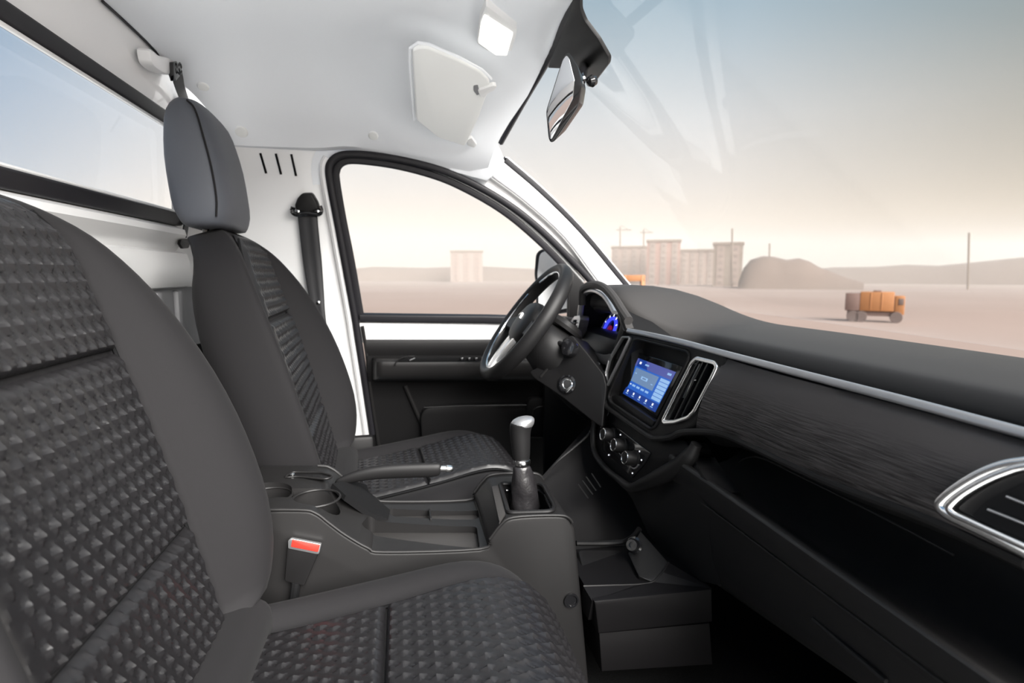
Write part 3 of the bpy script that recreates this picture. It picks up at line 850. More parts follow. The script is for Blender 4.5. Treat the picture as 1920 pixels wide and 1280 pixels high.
kc = loft('knob_cap', stack_rows([(527, 240, 100), (529, 200, 121), (533, 165, 126), (538, 140, 116), (543, 122, 90), (546, 112, 50), (547, 109, 12)], 1.125, .85, tilt=.12), 'silver', gl_, cv=True, cap=True, auto=0, label='silver cap on the gear knob'); subsurf(kc, 1)

# ---- hand brake
hb = thing('hand_brake', 'black hand brake lever with a chrome release button', 'hand brake', tuple(PY(640, 930, 1.175)))
pts = [(520, 458, 12), (570, 440, 22), (640, 420, 29), (720, 404, 33), (820, 396, 35), (920, 392, 36), (1010, 390, 36), (1058, 388, 35), (1078, 386, 28)]
rows = []
for u, v, hw in pts:
    c = PY(*RB(u, v), 1.175); r = hw / 2.782 / FPX * c.length
    rows.append([c + Vector((.12 * r * math.sin(a), r * .62 * math.cos(a), r * math.sin(a) * (1 if math.sin(a) > 0 else 1.1))) for a in [2 * math.pi * k / 20 for k in range(20)]])
lv = loft('grip', rows, 'plast', hb, cv=True, cap=True, auto=0); subsurf(lv, 1)
lathe('release_button', [(.006, 0), (.006, .012), (.0075, .013), (.0075, .022), (.005, .026)], PY(*RB(1072, 384), 1.175), (1, 0, -.08), 'chrome', hb, n=16)
bp_ = [PZ(*RB(u, v), lerp(zc, zt, sst(520, 780, u)) + .006) for u, v in ((510, 462), (600, 440), (690, 470), (700, 505), (760, 560), (812, 600), (800, 645), (700, 612), (580, 525))]
slab('brake_slot', bp_, .01, 'matte', con, bevel=0, n=(.45, 0, 1))

# ---- passenger belt buckle
bk = thing('belt_buckle', 'seat belt buckle with a red release button beside the console', 'buckle', (PY(570, 1024, .99).x, .985, FL + .12))
bo = rounded([PY(px, py, .984) for px, py in ((543, 1012), (600, 1022), (597, 1038), (570, 1100), (533, 1090), (538, 1026))], .004, 3)
slab('buckle_body', bo, .011, 'plast', bk, bevel=.003, n=(0, -1, 0))
slab('release_button', rounded([PY(px, py, .981) for px, py in ((548, 1011), (600, 1021), (596, 1035), (545, 1025))], .002, 3), .010, 'red', bk, bevel=.002, n=(0, -1, .2), label='red release button')
slab('button_frame', rounded([PY(px, py, .9825) for px, py in ((540, 1013), (545, 1009), (602, 1020), (598, 1038), (594, 1039), (540, 1028))], .002, 3), .010, 'silver', bk, bevel=.002, n=(0, -1, .2))
tube('buckle_stalk', [PY(555, 1090, .99), PY(545, 1160, .99), PY(540, 1230, .99)], .008, 'matte', bk)

# ================================================================== DASHBOARD
dash = thing('dashboard', 'dark grey dashboard with screen, air vents and long grained trim panel', 'dashboard', (.62, 1.1, FL))
Y0, Y1 = .33, 1.835
# ---- soft top pad, rising into the instrument hood in front of the driver
zA, zB, zC = PX(1920, 664, .95).z, PX(1920, 738, .70).z, PX(1920, 798, .685).z
def bump(y): return sst(1.29, 1.47, y) * (1 - .55 * sst(1.62, 1.78, y))
def hood(y): return sst(1.26, 1.42, y) * (1 - sst(1.66, 1.76, y))
rows = []
ny = 46
for i in range(ny + 1):
    y = lerp(Y0, Y1, i / ny); b = bump(y); h = hood(y)
    base = curve_at(be, y)
    r = []
    for x, z, kb, sx_ in ((base.x - .004, zA - .01, .02, 0), (base.x - .03, zA, .05, 0), (.86, lerp(zA, zB, .25) + .004, .55, -.02), (.78, lerp(zA, zB, .5) + .006, .85, -.06), (.725, zB + .003, 1.0, -.12),
                          (.702, zB - .001, 1.0, -.145), (.696, zB - .008, .97, -.155), (.690, lerp(zB, zC, .5), .88, -.15), (.685, zC + .002, .80, -.15), (.686, zC - .006, .78, -.145), (.72, zC - .014, .74, -.14)):
        xx = min(x, base.x - .004 if x > .8 else x)
        r.append(Vector((xx + sx_ * h, y, z + .105 * kb * (b if kb > .6 else b * .8))))
    rows.append(r)
pad = thick('top_pad', rows, (.01, 0, -.01), 'dash', dash, auto=50); subsurf(pad, 1)
# ---- silver strip under the pad
strip_px = [(1179, 620, .527), (1215, 627, .535), (1278, 641, .548), (1352, 661, .56), (1500, 700, .575), (1700, 752, .588), (1920, 812, .60)]
sp = spline([PX(*p) for p in strip_px], 5)
def run_to(c, y, k):      # carry a line on in its own direction to lateral position y
    d = c[-1] - c[-k]; c.append(c[-1] + d * ((y - c[-1].y) / d.y))
run_to(sp, .345, 6)
sweep('silver_strip', sp, rect(.0115, .012, .003), (-1, 0, .35), 'silver', dash)
T1, T2, T3 = PX(1185, 640, .528), PX(1360, 690, .56), PX(1150, 850, .475)
STN = (T2 - T1).cross(T3 - T1).normalized()
if STN.dot(-T1) < 0: STN = -STN
def ST(px, py, off=0.0): return PP(px, py, STN, T1 + STN * off)
rows = []
for p in sp:
    q = Vector((.695, p.y, zC - .006)); h = hood(p.y)
    q.x -= .14 * h; q.z += .07 * bump(p.y)
    rows.append([p + Vector((.002, 0, .003)), lerp(p, q, .5), q])
loft('strip_ledge', rows, 'plast', dash, auto=60)
# ---- grained face panel of the passenger side
topl = [ST(1362, 672, -.004), PX(1410, 687, .568), PX(1500, 712, .573), PX(1700, 765, .586), PX(1920, 826, .598)]
botl = [ST(1305, 803, -.004), ST(1345, 806, -.004), PX(1397, 826, .552), PX(1456, 853, .55), PX(1563, 900, .555), PX(1743, 965, .56), PX(1920, 1045, .563)]
tl_, bl_ = spline(topl, 6), spline(botl, 6)
run_to(tl_, .345, 7); run_to(bl_, .345, 7)
rows = []
n_ = 34
for i in range(n_ + 1):
    k = i / n_
    def at(c):
        q = k * (len(c) - 1); j = min(int(q), len(c) - 2); return lerp(c[j], c[j + 1], q - j)
    a, b = at(tl_), at(bl_)
    r = [a + Vector((.05, 0, .0)), a]
    for t in (.12, .3, .5, .7, .88): r.append(lerp(a, b, t) + Vector((-.014 * math.sin(math.pi * t), 0, 0)))
    r += [b, b + Vector((.006, 0, -.010)), b + Vector((.022, 0, -.018)), b + Vector((.035, 0, -.030)), b + Vector((.06, 0, -.038)), b + Vector((.16, 0, -.03))]
    rows.append(r)
fp_rows = rows
v, f = grid(rows)
face = loft('face_panel', [r[:9] for r in rows], 'grain', dash, auto=60)
loft('face_underside', [r[8:] for r in rows], 'plast', dash, auto=60)
# ---- lower dash: pocket, rolled ledge, glove box front
def row_line(l, r, xl, xr_): return PX(*l, xl), PX(*r, xr_)
L_up = row_line((1316, 886), (1872, 1271), .53, .545)
L_cr = row_line((1300, 885), (1838, 1262), .508, .520)
L_c2 = row_line((1312, 925), (1800, 1270), .512, .522)
L_gl = row_line((1326, 950), (1762, 1276), .520, .528)
L_lo = row_line((1335, 1094), (1594, 1276), .56, .56)
rows = []
for i in range(25):
    y = lerp(.33, 1.045, i / 24)
    u_, c_, c2, g_, lo = [lineY(a, b, y) for a, b in (L_up, L_cr, L_c2, L_gl, L_lo)]
    drop = .05 * sst(.86, 1.03, y)
    pk_ = .02 * math.sin(math.pi * min(1, (y - .33) / .71))
    r = [u_ + Vector((.17, 0, .115)), u_ + Vector((.165, 0, .06)), u_ + Vector((.15, 0, .012)), u_ + Vector((.11, 0, -.018 )), u_ + Vector((.05, 0, -.026)), u_ + Vector((.018, 0, -.012)), u_, lerp(u_, c_, .5) + Vector((-.003, 0, .004)), c_, c2, g_ + Vector((-.002, 0, .004)), g_ + Vector((.004, 0, 0)), g_ + Vector((.001, 0, -.005)), lerp(g_, lo, .5), lo, lo + Vector((.02, 0, -.012)), lo + Vector((.12, 0, -.01)), lo + Vector((.30, 0, .05))]
    rows.append(r)
low = loft('lower_dash', rows, 'plast_mid', dash, auto=50); subsurf(low, 1)
tube('glovebox_gap', [lineY(*L_gl, y) + Vector((-.001, 0, .001)) for y in (.40, .6, .8, .985)], .0014, 'plast_mid', dash, n=6)
tube('glovebox_line', [PX(*R8(u, v), .535) for u, v in ((1025, 530), (1285, 740))], .0014, 'plast_mid', dash, n=6)
tube('glovebox_grip', [PX(*R8(u, v), .54) for u, v in ((1095, 668), (1380, 912))], .003, 'plast_mid', dash, n=6)
tube('pocket_line', spline([PX(*p, .60) for p in ((1385, 868), (1400, 858), (1430, 859), (1500, 893), (1600, 942), (1700, 993), (1788, 1040))], 5), .0016, 'plast_mid', dash, n=6)

# ---- closed end of the dashboard at the passenger door
zl_ = lineY(*L_lo, .34).z
ep = [Vector((.90, .34, -.14)), Vector((.80, .34, zB + .0)), Vector((.70, .34, zB - .004)), Vector((.69, .34, zC)), sp[-1], tl_[-1], bl_[-1], bl_[-1] + Vector((.06, 0, -.04)), lineY(*L_up, .34) + Vector((.05, 0, -.01)), lineY(*L_cr, .34), lineY(*L_gl, .34), lineY(*L_lo, .34), Vector((.90, .34, zl_))]
slab('end_cap', [Vector((p.x, .344, p.z)) for p in ep], .012, 'plast', dash, bevel=.002, n=(0, -1, 0))
# ---- centre stack
def st6(pts, off=0.): return [ST(*R6(u, v), off) for u, v in pts]
def sta(pts, off=0.): return [ST(*RA(u, v), off) for u, v in pts]
so = rounded(st6([(195, 52), (480, 105), (800, 172), (1000, 215), (1030, 300), (820, 730), (730, 850), (480, 935), (390, 922), (60, 690), (18, 640), (18, 430), (55, 260), (150, 95)]), .012, 4)
stack = slab('stack_panel', so, .07, 'plast_mid', dash, bevel=.006, seg=3, n=STN, auto=40)
bez = rounded(st6([(262, 122), (300, 110), (705, 210), (727, 245), (712, 290), (442, 835), (402, 858), (80, 645), (52, 600), (62, 555)]), .006, 4)
cut(stack, slab('tool', [p + STN * .03 for p in bez], .062, None, dash, bevel=0, n=STN))
vr = rounded(st6([(800, 275), (945, 312), (965, 345), (930, 420), (775, 715), (725, 765), (620, 800), (530, 806), (515, 785), (545, 725), (755, 315)]), .005, 4)
cut(stack, slab('tool', [p + STN * .03 for p in vr], .075, None, dash, bevel=0, n=STN))
vl = rounded(st6([(178, 100), (236, 100), (236, 118), (52, 495), (40, 490), (40, 390), (68, 280)]), .003, 3)
cut(stack, slab('tool', [p + STN * .03 for p in vl], .05, None, dash, bevel=0, n=STN))
tube('screen_surround', [p + STN * .001 for p in bez], .0035, 'plast_mid', stack, n=8, closed=True)
# display unit in the recess
unit = slab('display_unit', rounded(st6([(285, 222), (665, 340), (432, 790), (140, 590)], -.022), .003, 3), .01, 'gloss', dash, bevel=.001, n=STN)
slab('display_ledge', rounded(st6([(72, 585), (108, 572), (425, 790), (405, 845), (85, 640)], -.006), .004, 3), .02, 'plast_mid', dash, bevel=.003, n=STN)
scr = slab('display', st6([(295, 270), (605, 385), (432, 717), (168, 562)], -.0214), .002, 'scr_blue', unit, bevel=0, n=STN)
A_, B_, C_, D_ = st6([(295, 270), (605, 385), (432, 717), (168, 562)], -.0210)
def suv(s, t, o=0.): return lerp(lerp(A_, B_, s), lerp(D_, C_, s), t) + STN * o
def tile(nm, s0, s1, t0, t1, m_, o=.0004):
    slab(nm, [suv(s0, t0, o), suv(s1, t0, o), suv(s1, t1, o), suv(s0, t1, o)], .0006, m_, scr, bevel=0, n=STN)
tile('status_bar', .0, 1, .0, .20, 'scr_violet')
slab('status_shape', [suv(.05, 0, .0008), suv(.25, 0, .0008), suv(.36, .2, .0008), suv(.05, .2, .0008)], .0004, 'scr_deep', scr, bevel=0, n=STN)
tile('tune_panel', .06, .70, .24, .60, 'scr_pale')
tile('preset_bar', .06, .72, .62, .74, 'scr_blue', .0006)
tile('menu_bar', .0, 1, .80, 1.0, 'scr_deep')
for k in range(6): tile('preset_tile', .76, .985, .24 + k * .09, .315 + k * .09, 'scr_light')
for k in range(5):
    s = .09 + k * .19
    tile('menu_icon', s, s + .035, .84, .90, 'scr_white', .0008); tile('menu_mark', s - .015, s + .05, .925, .945, 'scr_light', .0008)
for k in range(4): tile('preset_mark', .16 + k * .13, .25 + k * .13, .655, .705, 'scr_light', .001)
tile('frequency_mark', .30, .48, .38, .46, 'scr_light', .0008); tile('frequency_edge', .34, .44, .40, .44, 'scr_pale', .001)
tile('arrow_mark', .10, .14, .36, .38, 'scr_light', .0008); tile('arrow_mark', .60, .65, .46, .48, 'scr_light', .0008)
tile('home_mark', .10, .15, .06, .12, 'scr_white', .0012); tile('status_mark', .26, .36, .07, .11, 'scr_light', .0012); tile('clock_mark', .86, .95, .07, .12, 'scr_light', .0012)
tile('start_mark', .09, .12, .66, .69, 'scr_white', .001)
for (u, v) in ((277, 285), (255, 330), (232, 378), (208, 425), (184, 470)):
    lathe('side_key', [(.0018, 0), (.0018, .001), (.001, .0014)], ST(*R6(u, v), -.0216), STN, 'led', unit, n=10)
# right and left centre vents
def ring(nm, pts, w, h, m_, par): sweep(nm, pts, rect(w, h, min(w, h) * .3), STN, m_, par, closed=True)
vent = slab('vent_back', [p - STN * .040 for p in vr], .003, 'matte', dash, bevel=0, n=STN)
ring('vent_bezel', [p + STN * .003 for p in vr], .0085, .010, 'chrome', dash)
def edge_pt(a, b, t, off): return lerp(ST(*R6(*a), off), ST(*R6(*b), off), t)
for k, (a, b) in enumerate((((835, 300), (585, 790)), ((875, 308), (640, 785)), ((915, 320), (700, 760)))):
    pa, pb = ST(*R6(*a), -.014), ST(*R6(*b), -.014)
    sweep('vent_slat', [pa, lerp(pa, pb, .5), pb], rect(.0025, .026, .001), STN, 'gloss', dash)
    tube('slat_edge', [pa + STN * .0135, pb + STN * .0135], .0009, 'plast_mid', dash, n=6)
slab('vent_cheek', st6([(800, 290), (800, 330), (560, 775), (545, 800), (520, 790), (545, 730), (760, 325)], -.006), .028, 'silver', dash, bevel=.001, n=STN)
tube('vent_tab', spline(st6([(778, 452), (752, 456), (735, 480), (690, 585)], -.002), 4), .0016, 'chrome', dash, n=6)
slab('side_vent_back', [p - STN * .012 for p in vl], .003, 'plast', dash, bevel=0, n=STN)
ring('side_vent_bezel', [p + STN * .003 for p in vl], .005, .008, 'silver', dash)
slab('side_vent_tab', rounded(st6([(128, 205), (155, 205), (130, 275), (105, 275)], -.004), .002, 3), .008, 'plast_mid', dash, bevel=.002, n=STN)
tube('stack_lip', spline(st6([(18, 600), (35, 668), (70, 700), (230, 815), (390, 922), (440, 936), (560, 925), (680, 880)], .001) + [b + Vector((.004, 0, -.006)) for b in botl[1:]], 5), .0065, 'plast_mid', dash, n=10)

# ---- climate panel under the stack
hs = rounded(sta([(80, 740), (300, 850), (470, 935), (620, 960), (655, 1010), (595, 1095), (275, 1248), (70, 1085), (35, 1010), (48, 880)], -.016), .01, 4)
slab('climate_housing', hs, .05, 'plast', dash, bevel=.005, n=STN)
cl = slab('climate_panel', rounded(sta([(150, 845), (405, 1040), (365, 1110), (285, 1200), (95, 1020), (95, 985)], -.013), .004, 3), .01, 'gloss', dash, bevel=.002, n=STN)
for (u, v) in ((165, 930), (235, 998), (308, 1078)):
    c = ST(*RA(u, v), -.013)
    kn = lathe('climate_knob', [(.0195, 0), (.0195, .004), (.0165, .006), (.0155, .024), (.0145, .027), (.012, .0275), (.001, .0275)], c, STN, 'plast', dash, n=26)
    tube('knob_ring', [c + STN * .0272 + a for a in [(frame_of(STN)[0] * math.cos(2 * math.pi * i / 26) + frame_of(STN)[1] * math.sin(2 * math.pi * i / 26)) * .0135 for i in range(26)]], .0011, 'chrome', kn, n=6, closed=True)
    sweep('knob_skirt', [c + STN * .0015 + (frame_of(STN)[0] * math.cos(t) + frame_of(STN)[1] * math.sin(t)) * .0205 for t in [math.radians(200 + 14 * i) for i in range(11)]], rect(.004, .003, .001), STN, 'silver', kn)
for (u, v) in ((214, 925), (140, 1053), (335, 1030), (347, 1085), (290, 1168)):
    lathe('panel_led', [(.0016, 0), (.0016, .001), (.0008, .0014)], ST(*RA(u, v), -.0128), STN, 'led', cl, n=10)
lathe('hazard_lamp', [(.0035, 0), (.0035, .002), (.001, .003)], ST(*RA(108, 803), -.014), STN, 'led_red', dash, n=12)
tube('switch_edge', sta([(135, 755), (137, 790), (88, 880)], -.012), .0012, 'silver', dash, n=6)
# rolled frame that runs round the climate panel and joins the ledge
fr_px = [(1118, 770), (1112, 815), (1116, 850), (1136, 878), (1160, 898), (1183, 914), (1210, 906), (1240, 892), (1272, 874), (1293, 856), (1306, 832)]
sweep('stack_frame', spline([ST(*p, -.008) for p in fr_px], 5), circ(.013, 12), STN, 'plast_mid', dash, scale=lambda t: .55 + .75 * sst(.35, .75, t) - .5 * sst(.88, 1, t))
# skirt below the frame
sk_ = [ST(1112, 830, -.02), ST(1136, 884, -.02), ST(1183, 920, -.02), ST(1240, 898, -.02), ST(1300, 858, -.02), PX(1318, 890, .512), PX(1345, 925, .515), PX(1350, 1098, .56), PX(1300, 1085, .56), PX(1256, 1052, .55), PX(1215, 1000, .53), PX(1185, 935, .50)]
cc = sum(sk_, Vector()) / len(sk_)
pydata('stack_skirt', sk_ + [cc + Vector((-.004, 0, 0))] + [p + Vector((.05, .01, -.005)) for p in sk_], [(i, (i + 1) % 12, 12) for i in range(12)] + [(i, (i + 1) % 12, 13 + (i + 1) % 12, 13 + i) for i in range(12)], 'plast_mid', dash, auto=60)

# ---- passenger end vent
VN = Vector((-1, -.25, .12)).normalized(); VC = PX(1800, 950, .545)
def VP(u, v, off=0.): return PP(*RV(u, v), VN, VC + VN * off)
vo = spline([VP(u, v) for u, v in ((60, 620), (110, 520), (260, 390), (480, 255), (760, 140), (1047, 90), (1500, 60), (1700, 300), (1600, 1300), (1300, 1330), (1047, 1190), (700, 1020), (400, 870), (180, 760))], 4, closed=True)
slab('end_vent_socket', vo, .05, 'plast', dash, bevel=.004, n=VN)
v1 = spline([VP(u, v, .004) for u, v in ((118, 625), (180, 540), (320, 430), (560, 285), (800, 190), (1047, 145), (1500, 110), (1660, 350), (1560, 1250), (1300, 1270), (1047, 1140), (700, 965), (420, 830), (200, 720))], 4, closed=True)
def mid_in(pts, k): 
    c = sum(pts, Vector()) / len(pts); return [p + (c - p) * k for p in pts]
sweep('end_vent_outer_ring', mid_in(v1, .02), rect(.010, .010, .004), VN, 'chrome', dash, closed=True)
v2 = spline([VP(u, v, .006) for u, v in ((240, 650), (290, 580), (420, 475), (640, 350), (840, 265), (1047, 205), (1450, 180), (1600, 380), (1500, 1150), (1300, 1170), (1047, 1060), (700, 905), (440, 785), (290, 715))], 4, closed=True)
sweep('end_vent_inner_ring', v2, rect(.007, .010, .003), VN, 'chrome', dash, closed=True)
v3 = spline([VP(u, v, .003) for u, v in ((330, 660), (380, 595), (520, 490), (760, 350), (1047, 250), (1400, 220), (1550, 400), (1450, 1100), (1300, 1110), (1047, 1030), (700, 860), (440, 740))], 4, closed=True)
slab('end_vent_collar', v3, .02, 'plast_mid', dash, bevel=.003, n=VN)
v4 = rounded([VP(u, v, .0045) for u, v in ((470, 735), (620, 590), (1047, 380), (1380, 300), (1500, 450), (1400, 1060), (1300, 1060), (1047, 1000), (560, 790))], .004, 4)
slab('end_vent_throat', v4, .002, 'matte', dash, bevel=0, n=VN)
for a, b in (((860, 525), (1500, 780)), ((655, 665), (1450, 980))):
    sweep('end_vent_slat', [VP(*a, .0065), VP(*b, .0065)], rect(.0018, .004, .0006), VN, 'silver', dash)

# ---- instrument binnacle
def CX(u, v, x=.515): return PX(*RC(u, v), x)
arch_px = [(165, 560), (188, 350), (205, 245), (235, 192), (285, 165), (350, 160), (425, 188), (485, 235), (540, 310), (600, 420)]
sweep('hood_trim', spline([CX(u, v, .512) for u, v in arch_px], 5), rect(.010, .016, .003), (-1, 0, .2), 'silver', dash)
lip_px = [(200, 330), (205, 200), (220, 140), (275, 100), (350, 88), (430, 105), (510, 160), (600, 270), (680, 400), (760, 520)]
sweep('hood_lip', spline([CX(u, v, .505) for u, v in lip_px], 5), circ(.011, 10), (-1, 0, .2), 'dash', dash)
cav = [(150, 700), (165, 560), (190, 340), (210, 235), (240, 195), (350, 165), (430, 195), (490, 245), (550, 330), (640, 470), (700, 640), (640, 800), (560, 930), (490, 1000), (380, 960), (240, 830)]
front = [CX(u, v, .518) for u, v in cav]; c0 = sum(front, Vector()) / len(front)
back = [p + Vector((.13, -.01, -.02)) for p in front]
loft('binnacle_wall', [front, [lerp(a, b, .5) for a, b in zip(front, back)], back], 'matte', dash, cv=True)
slab('binnacle_back', back, .004, 'matte', dash, bevel=0, n=(-1, 0, 0))
fk = [(590, 390), (640, 430), (700, 520), (730, 610), (700, 690), (610, 900), (560, 1000), (490, 1060), (470, 1010), (545, 915), (600, 780), (655, 560)]
slab('hood_flank', [CX(u, v, .522) for u, v in fk], .02, 'dash', dash, bevel=.003, n=(-1, -.1, 0))
GN = Vector((-.93, -.05, .36)).normalized(); GC = CX(550, 640, .585)
u_, v_, w_ = frame_of(GN)
def gp(r, a, o=0.): return GC + u_ * (r * math.cos(a)) + v_ * (r * math.sin(a)) + w_ * o
gd = lathe('gauge', [(.052, 0), (.054, .004), (.052, .008), (.048, .004), (.001, .004)], GC, GN, 'gauge_dark', dash, n=36)
tube('gauge_rim', [gp(.052, 2 * math.pi * i / 36, .008) for i in range(36)], .0016, 'silver', gd, n=6, closed=True)
tube('gauge_arc', [gp(.036, math.radians(-40 + 260 * i / 30), .006) for i in range(31)], .0055, 'gauge', gd, n=6)
for i in range(9): tube('gauge_tick', [gp(.040, math.radians(-40 + 32 * i), .009), gp(.047, math.radians(-40 + 32 * i), .009)], .0012, 'led', gd, n=5)
tube('gauge_needle', [gp(0, 0, .008), gp(.038, math.radians(200), .008)], .0025, 'gauge_red', gd, n=6)
slab('gauge_hub', [gp(.014, 2 * math.pi * i / 16, .0085) for i in range(16)], .003, 'gauge_red', gd, bevel=.001, n=GN)
shelf = spline([CX(u, v, .50) for u, v in ((235, 835), (330, 880), (460, 920), (545, 910), (520, 980), (470, 1008), (380, 985), (280, 920))], 3, closed=True)
slab('binnacle_shelf', shelf, .01, 'silver', dash, bevel=.003, n=(-.5, -.2, .8))
tube('shelf_edge', [CX(u, v, .485) for u, v in ((285, 965), (410, 1035))], .002, 'chrome', dash, n=6)
tube('shelf_edge', [CX(u, v, .49) for u, v in ((395, 1080), (480, 1145))], .002, 'chrome', dash, n=6)
# far driver-side vent
fv = rounded([CX(u, v, .50) for u, v in ((105, 465), (172, 455), (175, 500), (130, 730), (75, 715), (60, 640), (20, 640), (40, 560))], .006, 3)
slab('driver_vent_frame', fv, .03, 'silver', dash, bevel=.003, n=(-1, -.2, .1))
slab('driver_vent_throat', rounded([CX(u, v, .498) for u, v in ((95, 505), (130, 505), (95, 690), (60, 680))], .003, 3), .006, 'matte', dash, bevel=.001, n=(-1, -.2, .1))
for k in range(4):
    a = lerp(Vector((95, 520, 0)), Vector((66, 665, 0)), (k + .3) / 4); tube('driver_vent_slat', [CX(a.x - 6, a.y + 12, .496), CX(a.x + 36, a.y + 16, .496)], .0022, 'plast', dash, n=6)
slab('side_demister', [CX(u, v, .53) for u, v in ((145, 415), (185, 388), (190, 430), (165, 455), (150, 440))], .012, 'silver', dash, bevel=.002, n=(-1, -.2, .3))
# lower driver dash behind the column, and dark bulkhead
box('knee_panel', (.60, 1.56, -.30), (.16, .54, .28), 'plast', dash, bevel=.03)

# ---- dark bulkhead in front of the footwells
struct(pydata('wall_front', [(.72, .33, -.50), (.74, 1.84, -.42), (.93, 1.84, FL), (.93, .33, FL), (.90, .33, -.15), (.90, 1.84, -.15)], [(0, 1, 2, 3), (0, 4, 5, 1)], 'matte'), 'matte black bulkhead behind the dashboard', 'wall')
box('kick_panel', (.72, 1.885, -.47), (.52, .02, .64), 'matte', door, bevel=.004)
# ---- ignition / lower column shroud
col = thing('steering_column', 'black steering column shroud with ignition barrel and stalk', 'steering column', tuple(PY(1063, 720, 1.42)))
KN = Vector((-.62, -.74, .25)).normalized(); KC = PY(1063, 720, 1.42)
def KP(u, v, off=0.): return PP(*R5(u, v), KN, KC + KN * off)
kp = rounded([KP(u, v) for u, v in ((450, 868), (540, 815), (650, 770), (700, 620), (770, 590), (880, 720), (1010, 890), (1030, 980), (1010, 1160), (1000, 1290), (920, 1235), (700, 1060), (480, 912))], .008, 3)
slab('lower_shroud', kp, .10, 'plast', col, bevel=.010, seg=3, n=KN)
tube('shroud_edge', [KP(u, v, .0) for u, v in ((612, 815), (575, 858), (535, 905))], .0035, 'plast_mid', col, n=8)
ig = lathe('ignition_barrel', [(.024, 0), (.024, .004), (.019, .006), (.017, .002), (.001, .002)], KP(735, 960, .001), KN, 'gloss', col, n=28)
tube('ignition_ring', [KP(735, 960, .004) + (frame_of(KN)[0] * math.cos(2 * math.pi * i / 24) + frame_of(KN)[1] * math.sin(2 * math.pi * i / 24)) * .0125 for i in range(24)], .0014, 'chrome', ig, n=6, closed=True)
slab('key_slot', rounded([KP(u, v, .010) for u, v in ((770, 955), (776, 975), (735, 1022), (720, 1026), (722, 1005))], .002, 3), .008, 'chrome', ig, bevel=.001, n=KN)
C = Vector((.318, 1.52, -.128)); dW = Vector((.597, 0, .80)).normalized(); nW = Vector((-dW.z, 0, dW.x)); eY = Vector((0, 1, 0))
rows = []
for s, r, rr in ((.035, .040, .040), (.06, .062, .058), (.10, .074, .070), (.16, .078, .076), (.24, .076, .08), (.30, .07, .075)):
    c = C - nW * s - dW * (.012 + .1 * s)
    rows.append([c + eY * r * math.cos(a) + dW * rr * math.sin(a) for a in [2 * math.pi * k / 24 for k in range(24)]])
sh = loft('upper_shroud', rows, 'plast', col, cv=True, cap=True, auto=0)
lathe('shroud_cap', [(.0, 0), (.05, .0), (.052, .01), (.045, .022), (.03, .026)], C - nW * .10 + dW * .045, dW, 'plast_mid', col, n=20)
stk = rounded([KP(u, v, .035) for u, v in ((690, 640), (730, 612), (775, 640), (790, 670), (770, 730), (735, 750), (690, 735), (682, 690))], .004, 3)
slab('stalk_grip', stk, .03, 'gloss', col, bevel=.006, n=KN)
tube('stalk', [KP(735, 680, .015), C - nW * .08 - eY * .03], .008, 'plast', col, n=10)

# ================================================================== STEERING WHEEL
sw = thing('steering_wheel', 'black steering wheel with silver spokes and chrome emblem', 'steering wheel', tuple(C))
def wp(r, a, o=0.): return C + eY * (r * math.cos(a)) + dW * (r * math.sin(a)) + nW * o
RW = .170
rim_rows = []
for i in range(72):
    a = 2 * math.pi * i / 72; c = wp(RW, a); e = (c - C).normalized()
    rim_rows.append([c + e * (.0155 * math.cos(t)) + nW * (.0195 * math.sin(t)) for t in [2 * math.pi * k / 14 for k in range(14)]])
loft('rim', rim_rows, 'plast', sw, cu=True, cv=True, auto=0)
tube('rim_trim', [wp(RW - .0150, math.radians(150 + 240 * i / 40), .010) for i in range(41)], .0028, 'chrome', sw, n=6)
tube('rim_trim', [wp(RW - .0150, math.radians(50 + 80 * i / 20), .010) for i in range(21)], .0026, 'chrome', sw, n=6)
# airbag pad
pad_out = []
for i in range(40):
    a = 2 * math.pi * i / 40
    pad_out.append((.078 * abs(math.cos(a))**.8 * (1 if math.cos(a) > 0 else -1), .062 * abs(math.sin(a))**.8 * (1 if math.sin(a) > 0 else -1)))
rows = []
for k, o in ((1.0, -.030), (1.02, -.008), (.97, .004), (.85, .011), (.6, .016), (.3, .018), (.02, .0185)):
    rows.append([C + eY * x * k + dW * y * k + nW * o for x, y in pad_out])
loft('airbag_pad', rows, 'plast', sw, cv=True, cap=True, auto=0)
emb = [(-.014, -.006), (-.008, .008), (.010, .008), (.015, .000), (.008, .0), (.005, .003), (-.004, .003), (-.007, -.006)]
slab('emblem', [C + eY * (x * 1.1) + dW * (y * 1.1 + .006) + nW * .0225 for x, y in emb], .006, 'chrome', sw, bevel=.0008, n=nW, label='small chrome emblem')
for nm, a0, sp_ in (('spoke', 188, 9), ('spoke', -8, 9)):
    a = math.radians(a0)
    rows = []
    for r, w, o in ((.05, .030, -.004), (.09, .024, .0), (.13, .018, .002), (.163, .016, .002)):
        c = wp(r, a, o); t = (wp(r, a + .01) - wp(r, a)).normalized()
        rows.append([c + t * w + nW * -.004, c + t * w * .8 + nW * .006, c - t * w * .8 + nW * .006, c - t * w + nW * -.004, c - t * w * .8 - nW * .012, c + t * w * .8 - nW * .012])
    loft(nm, rows, 'plast', sw, cv=True, cap=True)
for s_ in (-1, 1):
    rows = []
    for r, off_, w, o in ((.05, .028, .010, .0), (.09, .026, .0085, .003), (.13, .024, .007, .003), (.165, .023, .006, .002)):
        c = C - dW * r + eY * s_ * off_ + nW * o
        rows.append([c + eY * w - nW * .006, c + eY * w * .8 + nW * .006, c - eY * w * .8 + nW * .006, c - eY * w - nW * .006])
    loft('lower_spoke', rows, 'chrome', sw, cv=True, cap=True, label='silver lower spoke')

